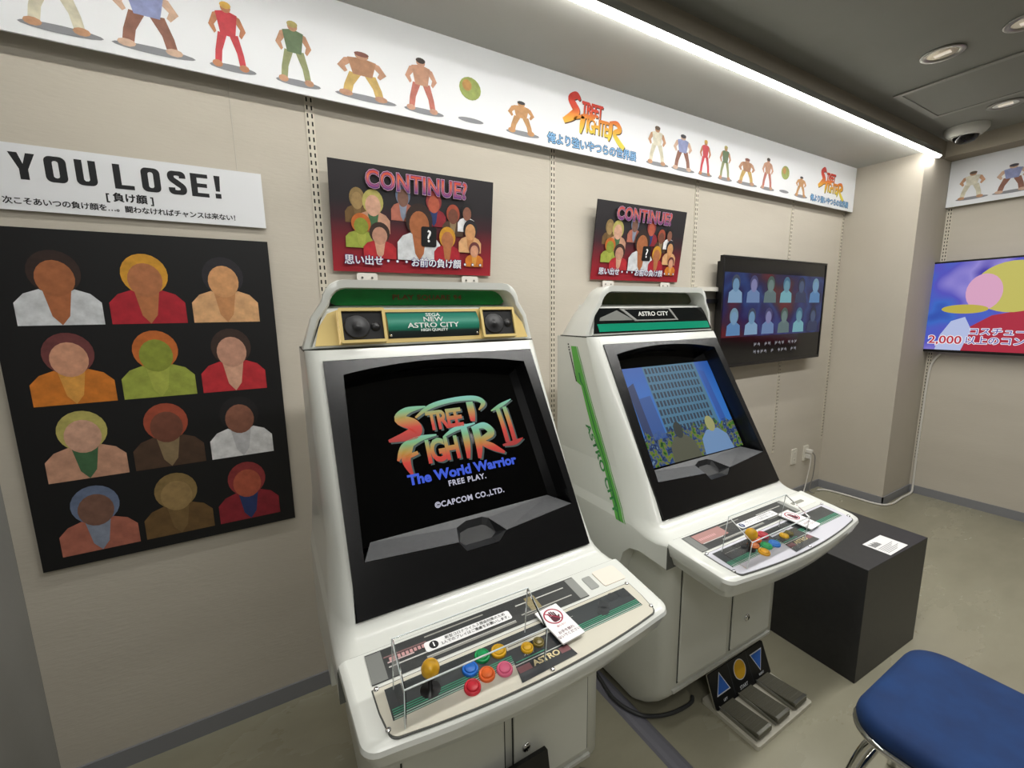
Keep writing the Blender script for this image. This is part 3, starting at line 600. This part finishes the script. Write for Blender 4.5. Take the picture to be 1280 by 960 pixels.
        for i in range(15):
            for j in range(8):
                mb.poly([P(.245 + i * .0375, .02 + j * .09), P(.245 + i * .0375 + .022, .02 + j * .09), P(.245 + i * .0375 + .022, .02 + j * .09 + .062), P(.245 + i * .0375, .02 + j * .09 + .062)], wn, .0003)
        mb.build('building_picture', gl, Matrix.Translation((0, 0, -.0510)))
        mb = MB(); mb.poly([P(.02, .2), P(.09, .16), P(.1, .72), P(.02, .72)], E_('#16356e', EM)); mb.build('skyline_picture', gl, Matrix.Translation((0, 0, -.0509))); mb = MB(); mb.poly([P(.09, .33), P(.21, .31), P(.23, .75), P(.1, .75)], E_('#2a5eae', EM), .0002); mb.build('skyline_picture', gl, Matrix.Translation((0, 0, -.0509))); mb = MB()
        mb.poly([P(.84, .1), P(.9, .12), P(.93, .7), P(.86, .7)], E_('#2b62c0', EM), .0002)
        mb.build('skyline_picture', gl, Matrix.Translation((0, 0, -.0509)))
        mb = MB(); mb.poly([P(0, 1), P(1, 1), P(1, .70)] + [P(1 - k / 24, .70 + .035 * math.sin(k * 2.1) - .02 * (k % 2)) for k in range(1, 24)] + [P(0, .74)], blotch('screen_crowd', ['#1d4a2a', '#4f8a3a', '#8a8f3a', '#3a5a9a', '#203050', '#7a9ac0'], 42, EM), 0)
        mb.build('crowd_picture', gl, Matrix.Translation((0, 0, -.0507)))
        mb = MB()
        for cx, rx, ca, cb in ((.36, .15, '#5d5f4a', '#23302e'), (.72, .17, '#7fa8da', '#b8b878')):      # two plain rounded shapes in front
            mb.poly([P(cx - rx, 1), P(cx + rx, 1), P(cx + rx * .86, .84), P(cx + rx * .4, .76), P(cx - rx * .4, .76), P(cx - rx * .86, .84)], E_(ca, EM), 0)
            mb.poly([P(cx + .3 * rx * math.cos(a), .70 + .085 * math.sin(a)) for a in [2 * math.pi * -k / 16 for k in range(16)]], E_(cb, EM), .0003)
        mb.build('foreground_picture', gl, Matrix.Translation((0, 0, -.0504)))
    # ---- control deck
    def deck_out(ins):
        p = [(-.375 + ins, -.38)]; hwf = .366 - ins; yfr_ = -.579 + ins; bow = .026; r = .032
        p.append((-.3705 + ins, -.46))
        for k in range(6):
            a = R(180 + 15 * k + 4); p.append((-hwf + r + r * math.cos(a), yfr_ + r + r * math.sin(a) - .002))
        for k in range(1, 16):
            u = -1 + 2 * k / 16; p.append((u * (hwf - .025), yfr_ - bow * (1 - u * u)))
        q = [(-x, y) for x, y in reversed(p[:8])]; return p + q
    def ztop(y): return .785 + (y + .38) * .115
    secs = []
    for ins, dz in ((.016, 0), (.009, -.002), (.003, -.007), (.001, -.016), (.012, -.050), (.018, -.0505), (.018, -.0535), (.019, -.056), (.030, -.082), (.05, -.090)):
        secs.append([(x, y, ztop(y) + dz) for x, y in deck_out(ins)])
    dk_ = MB().rings(list(reversed(secs)), M_WHITE, True, True).build('control_deck', t, fix=True); dk_.modifiers.new('split', 'EDGE_SPLIT').split_angle = R(32)
    ol = [(.3757, .693), (.3757, .7635), (.3735, .7715), (.368, .7775), (.360, .7820), (.35, .7848)]; ol = ol + [(-x, z) for x, z in reversed(ol)]
    MB().prism(ol, .3792, .3812, mat('#5a5c58', .6)).build('deck_seam', t, frame((0, 0, 0), (1, 0, 0), (0, 0, 1)))
    # instruction strip in the recess above the panel
    MS = mat('#3c3e3e', .3, 0, 0, .2); mb = MB(); s1 = .204 if new else .20
    mb.poly(rect(-.323, -.082, s1, -.007), MS, .0010); mb.poly(rect(-.323, -.080, -.292, -.010), mat('#7d7f7c', .3), .0016); mb.poly(rect(.178, -.080, s1, -.010), mat('#8e908c', .3), .0016)
    st = mb.build('instruction_strip', t, PN)
    mb = MB()
    for x0_, x1_, y_, m in ((-.285, -.23, -.045, '#d0b8b8'), (-.285, -.19, -.056, '#c8c8c4'), (-.21, .0, -.068, '#bcbcb6'), (-.21, .0, -.072, '#9a9a92'), (.02, .16, -.03, '#c4c4be'), (.02, .165, -.060, '#b4b4ae'), (.03, .10, -.066, '#989892'), (-.20, -.06, -.018, '#a4a49c'), (-.29, -.2, -.03, '#8a6a6a')):
        mb.poly(rect(x0_, y_ - .0016, x1_, y_ + .0016), C_(m), .0020)
    for k in range(9): mb.poly(rect(-.28 + k * .0085, -.043, -.274 + k * .0085, -.034), C_('#c99a98'), .0022)
    mb.poly(rect(.05, -.060, .078, -.018) if new else rect(-.29, -.055, -.16, -.014), C_('#8a7f5a' if new else '#a87f7a'), .0021)
    mb.build('strip_print', st)
    if new:
        lb = MB().prism(rrect(.205, .026, .006, -.105, -.046), .002, .003, C_('#f1f1f1')).build('notice_label', t, PN)
        MB().poly(ell(-.188, -.046, .010, .010, 20), INK, .0034).build('label_dot', lb)
        text('label_lettering', '1', C_('#f4f4f4'), lb, Matrix.Translation((-.188, -.046, .0038)), .016, off=.0005)
        text('label_lettering', '新型コロナウイルス感染対策のため\n2人でのプレイはご遠慮をお願いします。', INK, lb, Matrix.Translation((-.088, -.046, .0036)), .0092, off=.0001, leading=1.15)
        MB().prism(rrect(.026, .044, .004, .236, -.046), 0, .0016, mat('#9a9c98', .4)).build('coin_slot', t, PN)
        MB().prism(rrect(.072, .056, .006, .298, -.046), 0, .0022, mat('#e9ded2', .35)).build('card_holder', t, PN)
    else:
        lb = MB().prism(rrect(.20, .026, .006, .00, -.048), .002, .003, C_('#f1f1f1')).build('notice_label', t, PN)
        MB().poly(ell(-.085, -.048, .010, .010, 20), C_('#27406a'), .0034).build('label_dot', lb)
        text('label_lettering', '1', C_('#f4f4f4'), lb, Matrix.Translation((-.085, -.048, .0038)), .016, off=.0005)
        text('label_lettering', '新型コロナウイルス感染対策のため\n2人でのプレイはご遠慮をお願いします。', C_('#7a7a80'), lb, Matrix.Translation((.012, -.048, .0036)), .0092, off=.0, leading=1.15)
        MB().prism(rrect(.118, .06, .004, .268, -.042), 0, .0012, mat('#e2e2dc', .35)).build('card_holder', t, PN)
        MB().prism(rrect(.07, .013, .003, .250, -.044), .0012, .0026, mat('#8e8e84', .4)).build('coin_slot', t, PN)
    # panel plate
    def plate(ins):
        p = [(-.324 + ins, -.092 - ins), (-.322 + ins, -.14)]; r = .02
        for k in range(5):
            a = R(180 + 18 * k); p.append((-.316 + ins + r + r * math.cos(a), -.190 + ins + r * .6 + r * math.sin(a) * .9))
        for k in range(1, 14):
            u = -1 + 2 * k / 14; p.append((u * .290, -.197 + ins - .020 * (1 - u * u)))
        return p + [(-x, y) for x, y in reversed(p[:7])]
    MB().prism(plate(-.0025), -.001, .0008, mat('#4a4c48', .6)).build('panel_gap', t, PN)
    MP = mat('#cdc9ba' if new else '#c9c9d2', .3, 0, 0, .2); pp = MB().prism(plate(0), 0, .0022, MP).build('control_panel', t, PN)
    mb = MB(); mb.poly(rect(-.305, -.166, .300, -.100), mat('#33383a', .25, 0, 0, .3), .0026)
    for k in range(5):
        y_ = -.146 - k * .0045; mb.poly(rect(-.302, y_ - .0011, .298, y_ + .0011), C_('#2f8a6a' if k < 3 else '#9ab8a8'), .0030)
    for x_ in (-.27, -.22, .08): mb.poly(rect(x_, -.118, x_ + .045, -.1165), C_('#8a8c88'), .0030)
    if new:
        for cx, cy in ((.215, -.122), (.252, -.112), (.20, -.138), (.285, -.115)): mb.poly(ell(cx, cy, .015, .013, 18), C_('#262a2c'), .0031)
    mb.build('panel_print', pp)
    sub = MB().poly([(-.052, -.124), (.055, -.124), (.072, -.205), (-.066, -.209)], mat('#2c3033', .25, 0, 0, .3), .0034)
    plate_hole(sub, [(-.055, -.121), (.058, -.121), (.061, -.132), (-.058, -.132)], [[(-.052, -.124), (.055, -.124), (.0553, -.126), (-.0523, -.126)]], .0030, .0036, MP)
    sub.poly(rect(-.055, -.166, .02, -.164), C_('#3c9a78'), .0038); sub.poly(rect(-.062, -.172, .066, -.170), C_('#c9cdc8'), .0038)
    sub.poly(rect(-.060, -.190, -.030, -.176), C_('#7a4f52'), .0038); sub.poly(rect(.042, -.190, .066, -.176), C_('#7a4f52'), .0038); sub = sub.build('start_plate', pp)
    text('start_plate_lettering', 'ASTRO', C_('#d6c79a'), sub, Matrix.Translation((.008, -.183, .0040)), .018, off=.0006, sx=1.15)
    text('start_plate_lettering', '1P START', C_('#b8bab6'), sub, Matrix.Translation((-.02, -.158, .0040)), .006)
    for x_, y_ in ((-.318, -.0925), (.318, -.0925), (-.3165, -.1775), (.3165, -.1775), (.004, -.2105)):
        MB().lathe([(.0052, .002), (.0050, .0045), (.003, .0056), (0, .006)], M_CHROME, 14).build('screw', pp, Matrix.Translation((x_, y_, 0)))
    def button(x, y, c, r=.0165):
        m = mat(c, .25, 0, 0, .3); b = MB().lathe([(r, .002), (r, .006), (r * .93, .0085), (r * .74, .0085), (r * .74, .006), (0, .006)], m, 28).build('button', pp, Matrix.Translation((x, y, 0)))
        MB().lathe([(r * .68, .004), (r * .68, .0088), (r * .6, .0102), (0, .0105)], m, 24).build('plunger', b)
    if new: BT = [(-.110, -.1195, '#1ba05a'), (-.0745, -.1250, '#e6b41e'), (-.144, -.136, '#1f6fd0'), (-.1195, -.1615, '#ea6a28'), (-.083, -.1675, '#e4688c'), (-.156, -.1735, '#cf2436')]
    else: BT = [(-.158, -.166, '#e6a81e'), (-.1215, -.151, '#1b9a52'), (-.0875, -.156, '#2f78c8'), (-.118, -.116, '#e2622c'), (-.076, -.113, '#cf3a48'), (-.155, -.131, '#d8783a')]
    for x, y, c in BT: button(x, y, c)
    button(-.017, -.1455, '#e6b41e', .0135); button(.013, -.1445, '#6d6334', .0125)
    jx, jy = (-.2275, -.139) if new else (-.183, -.133)
    j = MB().lathe([(.020, .0022), (.019, .0035), (.0045, .0045), (.0045, .040), (0, .041)], M_BLACK, 24).build('joystick', pp, Matrix.Translation((jx, jy, 0)))
    MB().lathe([(0.0 + .0175 * math.sin(R(a)), .052 - .0175 * math.cos(R(a))) for a in range(0, 181, 15)], mat('#e9b020', .22, 0, 0, .4), 28).build('ball_top', j)
    # ---- side stripe and letters on the left flank of the striped cabinet
    if not new:
        GR = C_('#5fae4c'); DG = C_('#2f7a3c')
        wl = lambda z: .356 if z > .94 else (lerp(.356, .3675, (.94 - z) / .134) if z > .806 else lerp(.3675, .3745, min(1, (.806 - z) / .034)))
        def at_(tab, z):
            for (z1, y1), (z0, y0) in zip(tab, tab[1:]):
                if z >= z0: return lerp(y0, y1, (z - z0) / (z1 - z0))
            return tab[-1][1]
        RT = [(1.351, .099), (1.19, .029), (1.046, -.041), (.922, -.102), (.841, -.152), (.76, -.199)]
        LT = [(1.351, .130), (1.213, .092), (1.205, .066), (1.115, .029), (1.045, -.002), (.984, -.038), (.903, -.083), (.76, -.160)]
        mb = MB()
        def band(fa, fb, z1, z0, m, lift, n=30):
            rows = [lerp(z1, z0, k / n) for k in range(n + 1)]
            v = [(-(wl(z) + lift), fa(z), z) for z in rows] + [(-(wl(z) + lift), fb(z), z) for z in rows]
            mb.add(v, [(k, k + 1, n + 2 + k, n + 1 + k) for k in range(n)], m)
        band(lambda z: at_(LT, z), lambda z: at_(RT, z), 1.348, .765, GR, .0010, 60)
        band(lambda z: lerp(at_(LT, z), at_(RT, z), .42), lambda z: lerp(at_(LT, z), at_(RT, z), .60), 1.25, .765, DG, .0013, 60)
        band(lambda z: at_(RT, z) - .004, lambda z: at_(RT, z) - .008, 1.348, .765, GR, .0010, 60)
        for k in range(3): band(lambda z: .150 - k * .003, lambda z: .142 - k * .003, 1.357 - k * .0105, 1.351 - k * .0105, M_BLACK, .0012, 1)
        band(lambda z: lerp(.096, .141, (z - 1.214) / .114), lambda z: lerp(.090, .135, (z - 1.214) / .114), 1.326, 1.214, M_BLACK, .0012, 4)
        mb.build('side_stripe', t)
        d = Vector((0, -.173, -.268)).normalized(); up = Vector((-1, 0, 0)).cross(d)
        tx = text('side_lettering', 'ASTRO CITY', C_('#3a8a48'), t, Matrix.Identity(4), .032, off=.0009, sx=1.78, sp=1.05)
        for v in tx.data.vertices:
            q = Vector((0, -.063, .922)) + d * v.co.x + up * v.co.y; v.co = (-(wl(q.z) + .0012), q.y, q.z)
    return t
c1 = cabinet(1, (.4503, -.5, 0), R(-.66), 'white arcade cabinet with gold speaker panel and dark title screen, nearer to viewer')
c2 = cabinet(2, (1.3853, -.5248, 0), R(-.62), 'white arcade cabinet with green side stripe and a city scene on its screen')

# ------------------------------------------------------------------ things lying on the cabinets
def lay(cab, x, s, off=0.): 
    return cab.matrix_basis @ on(PN, x, -s, off)
def cover(cab, x0, x1, label):
    t = empty('acrylic_cover', label, 'acrylic cover', (0, 0, 0), 0, None); M = cab.matrix_basis @ PN; t.matrix_basis = M @ Matrix.Translation(((x0 + x1) / 2, -.15, .0024)); hw = (x1 - x0) / 2; T = .003
    ys = [(.040, .0), (-.038, .0), (-.038, .082), (.040, .118)]      # side outline: (toward the screen, height)
    def slab(name, a, b, c, d, n):                                   # quad panel thickened along n
        v = [Vector(p) for p in (a, b, c, d)]; n = Vector(n) * T; mb = MB(); mb.add(v + [p + n for p in v], [(3, 2, 1, 0), (4, 5, 6, 7), (0, 1, 5, 4), (1, 2, 6, 5), (2, 3, 7, 6), (3, 0, 4, 7)], M_ACRYL); return mb.build(name, t, fix=True)
    for sx in (-1, 1):
        x = sx * hw; slab('side_panel', (x, ys[0][0], ys[0][1]), (x, ys[1][0], ys[1][1]), (x, ys[2][0], ys[2][1]), (x, ys[3][0], ys[3][1]), (-sx, 0, 0))
    slab('top_panel', (-hw, -.038, .0822), (hw, -.038, .0822), (hw, .040, .1182), (-hw, .040, .1182), (0, -.42, .9))
    edge = mat('#dfe6e6', .15, 0, 0, 0, .5, 'acrylic_edge')
    for nm, p, q in (('front_edge', (-hw, -.038, .084), (hw, -.038, .084)), ('back_edge', (-hw, .040, .120), (hw, .040, .120))):
        MB().tube([p, q], .0016, edge, 6).build(nm, t)
    for sx in (-1, 1):
        MB().tube([(sx * hw, -.038, 0), (sx * hw, -.038, .084), (sx * hw, .040, .120), (sx * hw, .040, .004)], .0010, edge, 6).build('side_edge', t)
    return t
cover(c1, -.29, .0, 'clear acrylic cover over the joystick and buttons of the gold-trimmed cabinet')
cover(c2, -.275, .015, 'clear acrylic cover over the joystick and buttons of the green-striped cabinet')
def card(cab, x, s, rz, tilt, label):
    t = empty('notice_card', label, 'notice card', (0, 0, 0)); t.matrix_basis = lay(cab, x, s, .0115) @ Matrix.Rotation(rz, 4, 'Z') @ Matrix.Rotation(tilt, 4, 'X')
    MB().prism(rrect(.062, .102, .002), -.0018, .0018, C_('#f3f2f2')).build('card', t)
    rr = C_('#a8324c'); mb = MB(); plate_hole(mb, ell(0, .022, .023, .023, 32), [ell(0, .022, .0198, .0198, 32)], .0019, .0022, rr); mb.poly([(-.0165, .0375), (-.0145, .0395), (.0165, .0065), (.0145, .0045)], rr, .0023); mb.build('prohibition_ring', t)
    hd = C_('#55202e'); mb = MB(); mb.poly(rrect(.015, .015, .004, 0, .016), hd, .0021)
    for k, (x_, h_) in enumerate(((-.0058, .011), (-.0020, .0135), (.0018, .013), (.0056, .0105))): mb.poly(rrect(.003, h_, .0014, x_, .021 + h_ / 2), hd, .0021)
    mb.poly([(.006, .010), (.0125, .020), (.0108, .0218), (.0055, .017)], hd, .0021); mb.build('hand_symbol', t, Matrix.Translation((0, -.006, 0)) @ Matrix.Diagonal((1.25, 1.25, 1, 1)))
    text('card_lettering', 'お手を触れ\nないでください', C_('#6a3a48'), t, Matrix.Translation((0, -.030, .0022)), .0088, off=.0001, leading=1.2)
    text('card_lettering', '触らない', rr, t, Matrix.Translation((0, -.008, .0022)), .0062)
card(c1, .079, .127, R(4), R(-2), 'white no-touch card with a hand symbol on the gold-trimmed cabinet')
card(c2, .113, .120, R(4), R(-2), 'white no-touch card with a hand symbol on the green-striped cabinet')

# ------------------------------------------------------------------ floor things
def pedal_unit(loc, label):
    t = empty('foot_pedal_unit', label, 'foot pedal', loc)
    MB().prism(rrect(.345, .22, .008), 0, .016, mat('#cbc7b8', .4)).build('base_plate', t, bevel=.002)
    Pm = frame((0, .045, .022), (1, 0, 0), (0, .046, .112))
    bp = MB().prism(rrect(.345, .122, .006, 0, .058), -.006, 0, mat('#0c0d10', .35)).build('back_panel', t, Pm)
    MB().prism(rrect(.349, .126, .007, 0, .058), -.009, -.006, mat('#a09c8c', .4)).build('back_frame', bp)
    wt = C_('#d8dce2'); bl = C_('#2f66c0'); ye = C_('#d9a61e')
    mb = MB()
    for cx, up in ((-.115, 1), (.115, -1)):
        y = .068
        for m, k, z in ((wt, 1.0, .0006), (bl, .86, .0010)):
            if up > 0: mb.poly([(cx - .040 * k, y - .030 * k), (cx + .040 * k, y - .030 * k), (cx, y + .042 * k)], m, z)
            else: mb.poly([(cx, y - .042 * k), (cx + .040 * k, y + .030 * k), (cx - .040 * k, y + .030 * k)], m, z)
    mb.poly(ell(0, .075, .036, .036, 28), wt, .0006); mb.poly(ell(0, .075, .033, .033, 28), ye, .0010)
    for cx in (-.058, .058): mb.poly(rect(cx - .0008, .006, cx + .0008, .118), C_('#4a4e56'), .0006)
    mb.build('symbols', bp)
    for cx, s in ((-.115, 'LEFT'), (0, 'START'), (.115, 'RIGHT')): text('panel_lettering', s, wt, bp, Matrix.Translation((cx, .016, .0008)), .017 if s == 'START' else .011, off=.0003)
    TR = noisy('pedal_rubber', '#5d5b4e', '#69675a', 300, .55, .2)
    for cx in (-.115, 0, .115):
        mb = MB(); sec = lambda y, z0, z1, w_: [(cx - w_, y, z0), (cx + w_, y, z0), (cx + w_, y, z1), (cx - w_, y, z1)]
        mb.rings([sec(.052, .017, .026, .040), sec(-.045, .020, .036, .040), sec(-.092, .022, .043, .039), sec(-.100, .022, .038, .037)], TR, smooth=False); p = mb.build('pedal', t, fix=True, bevel=.003)
        mb = MB()
        for k in range(7):
            y = .03 - k * .017; z = .026 + (.052 - y) * .112; mb.box((cx - .032, y - .001, z - .003), (cx + .032, y + .001, z + .0006), mat('#6b695d', .5))
        mb.build('tread', p); MB().box((cx - .038, -.098, .034), (cx + .038, -.088, .0437), M_STEEL).build('front_lip', p)
        MB().box((cx - .044, -.094, .016), (cx - .0405, .05, .030), M_STEEL).build('side_rail', p)
    return t
pedal_unit((1.496, -.940, 0), 'three-pedal foot switch with blue triangles and yellow disc on the floor')
bb = empty('black_board', 'black board leaning on the front door of the gold-trimmed cabinet, cut by bottom edge', 'board', (.42, -.955, 0))
PB = frame((0, -.030, .002), (1, 0, 0), (0, .062, .34))
MB().prism(rrect(.26, .352, .004, 0, .176), -.012, 0, mat('#08080a', .4)).build('panel', bb, PB, bevel=.001)
MB().box((-.13, -.06, 0), (.13, -.035, .012), mat('#0c0c0e', .5)).build('foot', bb)
bx = empty('display_plinth', 'matt black cube plinth on the floor right of the green-striped cabinet', 'plinth', (2.175, -.85, 0), R(-2.5))
MB().box((-.252, -.248, 0), (.252, .252, .491), noisy('plinth_laminate', '#2b2b2c', '#313132', 40, .42, .03)).build('block', bx, bevel=.002)
pp = empty('paper_sheet', 'small white printed sheet lying on top of the black plinth', 'paper', (2.188, -1.040, .4915), R(-1.5))
MB().box((-.078, -.048, 0), (.078, .048, .0008), C_('#eeeeee')).build('sheet', pp)
mb = MB()
for k in range(9): mb.poly(rect(-.065 + k * .0065, .008, -.061 + k * .0065, .036 - .004 * (k % 3)), C_('#3a3a3c'), .0012)
for k in range(6): mb.poly(rect(-.065, -.004 - k * .0065, .055 - .02 * (k % 3), -.002 - k * .0065), C_('#7a7a7c'), .0012)
mb.build('print', pp)
# stool
stl = empty('stool', 'blue velvet seated stool with chrome tube frame at the lower right', 'stool', (1.435, -1.485, 0))
BLUE = noisy('blue_velvet', '#06204a', '#0d386e', 7, .8, .3, 900); b_ = BLUE.node_tree.nodes['Principled BSDF']; b_.inputs['Sheen Weight'].default_value = .06; b_.inputs['Sheen Tint'].default_value = (.35, .5, .9, 1)
secs = [[(x, y, z) for x, y in rrect(.45 - 2 * i, .36 - 2 * i, .085 - i * .6, 0, 0, 8)] for z, i in ((.418, .012), (.424, .002), (.436, 0), (.452, .003), (.464, .010), (.471, .022), (.476, .045), (.478, .08))]
MB().rings(secs, BLUE).build('seat_cushion', stl)
ring = [(x, y, .412) for x, y in rrect(.442, .352, .085, 0, 0, 8)]
MB().tube(ring, .010, M_CHROME, 10, True).build('seat_rim', stl)
for s in (-1, 1):
    pts = [(s * .215, -.19, .006), (s * .212, -.17, .2), (s * .195, -.135, .370), (s * .19, -.10, .398), (s * .19, 0, .400), (s * .19, .10, .398), (s * .195, .135, .370), (s * .212, .17, .2), (s * .215, .19, .006)]
    MB().tube(crom(pts, 5), .0115, M_CHROME, 12).build('leg', stl)
MB().tube([(-.205, -.155, .26), (.205, -.155, .26)], .008, M_CHROME, 10).build('stretcher', stl); MB().tube([(-.205, .155, .26), (.205, .155, .26)], .008, M_CHROME, 10).build('stretcher', stl)
# cables and outlets
def cable(name, pts, r, m, label, cat='cable', k=8):
    o = MB().tube(crom(pts, k), r, m, 8).build(name); return tag(o, label, cat)
cable('power_cable', [(1.06, -.20, .022), (1.06, -.5, .022), (1.035, -.66, .022), (1.065, -.755, .022), (1.13, -.79, .010), (1.20, -.81, .008), (1.28, -.815, .008), (1.31, -.80, .008)], .007, mat('#3a3b3c', .4), 'dark grey cable curling over the floor round the green-striped cabinet')
mb = MB().rings([[(x, y, z) for x, z in ((1.022, 0), (1.030, .008), (1.045, .013), (1.07, .013), (1.085, .008), (1.093, 0))] for y in (-.3, -1.0, -1.9)], mat('#6f6f78', .5), smooth=False)
tag(mb.build('cable_cover', fix=True), 'grey floor cable duct running forward between the two cabinets', 'cable cover')
WC = mat('#d9d6cf', .4)
cable('white_cable', [(X2 - .02, -.52, 1.13), (X2 - .014, -.470, 1.0), (X2 - .010, -.463, .6), (X2 - .010, -.462, .25), (X2 - .014, -.466, .06), (X2 - .05, -.470, .010), (4.22, -.470, .008), (4.02, -.475, .008), (3.93, -.42, .008), (3.92, -.22, .008), (3.90, -.09, .008), (3.84, -.05, .008)], .0075, WC, 'white cable dropping from right television and running along the floor to the corner')
cable('plug_cable', [(3.703, -.045, .355), (3.73, -.06, .31), (3.76, -.045, .15), (3.765, -.025, .02), (3.76, -.06, .006)], .004, mat('#8a8784', .5), 'thin grey cable hanging from the right wall outlet to the floor')
cable('plug_cable', [(3.695, -.035, .325), (3.70, -.045, .28), (3.695, -.03, .1), (3.66, -.035, .006), (3.64, -.08, .006)], .004, WC, 'thin white cable hanging from the right wall outlet to the floor')
for x, lab in ((3.524, 'left of two white wall outlets near the corner, empty sockets'), (3.697, 'right of two white wall outlets near the corner, cables plugged in')):
    t = empty('wall_outlet', lab, 'wall outlet', (x, 0, .338), 0, 'wall outlets on the back wall')
    MB().prism(rrect(.072, .122, .006), 0, .008, mat('#d9d5c9', .4)).build('face_plate', t, frame((0, 0, 0), (1, 0, 0), (0, 0, 1)), bevel=.001)
    for z in (-.026, .026):
        mb = MB(); mb.prism(rrect(.036, .030, .004, 0, z), .008, .0095, mat('#e2ded2', .4))
        for q in (-.006, .006): mb.poly(rect(q - .0012, z - .006, q + .0012, z + .006), M_BLACK, .0098)
        mb.build('socket', t, frame((0, 0, 0), (1, 0, 0), (0, 0, 1)))
    if x > 3.6: MB().box((-.014, -.045, -.04), (.016, -.009, -.002), mat('#d0cdc6', .4)).build('plug', t, bevel=.004); MB().box((-.012, -.05, .006), (.02, -.009, .034), WC).build('plug', t, bevel=.004)
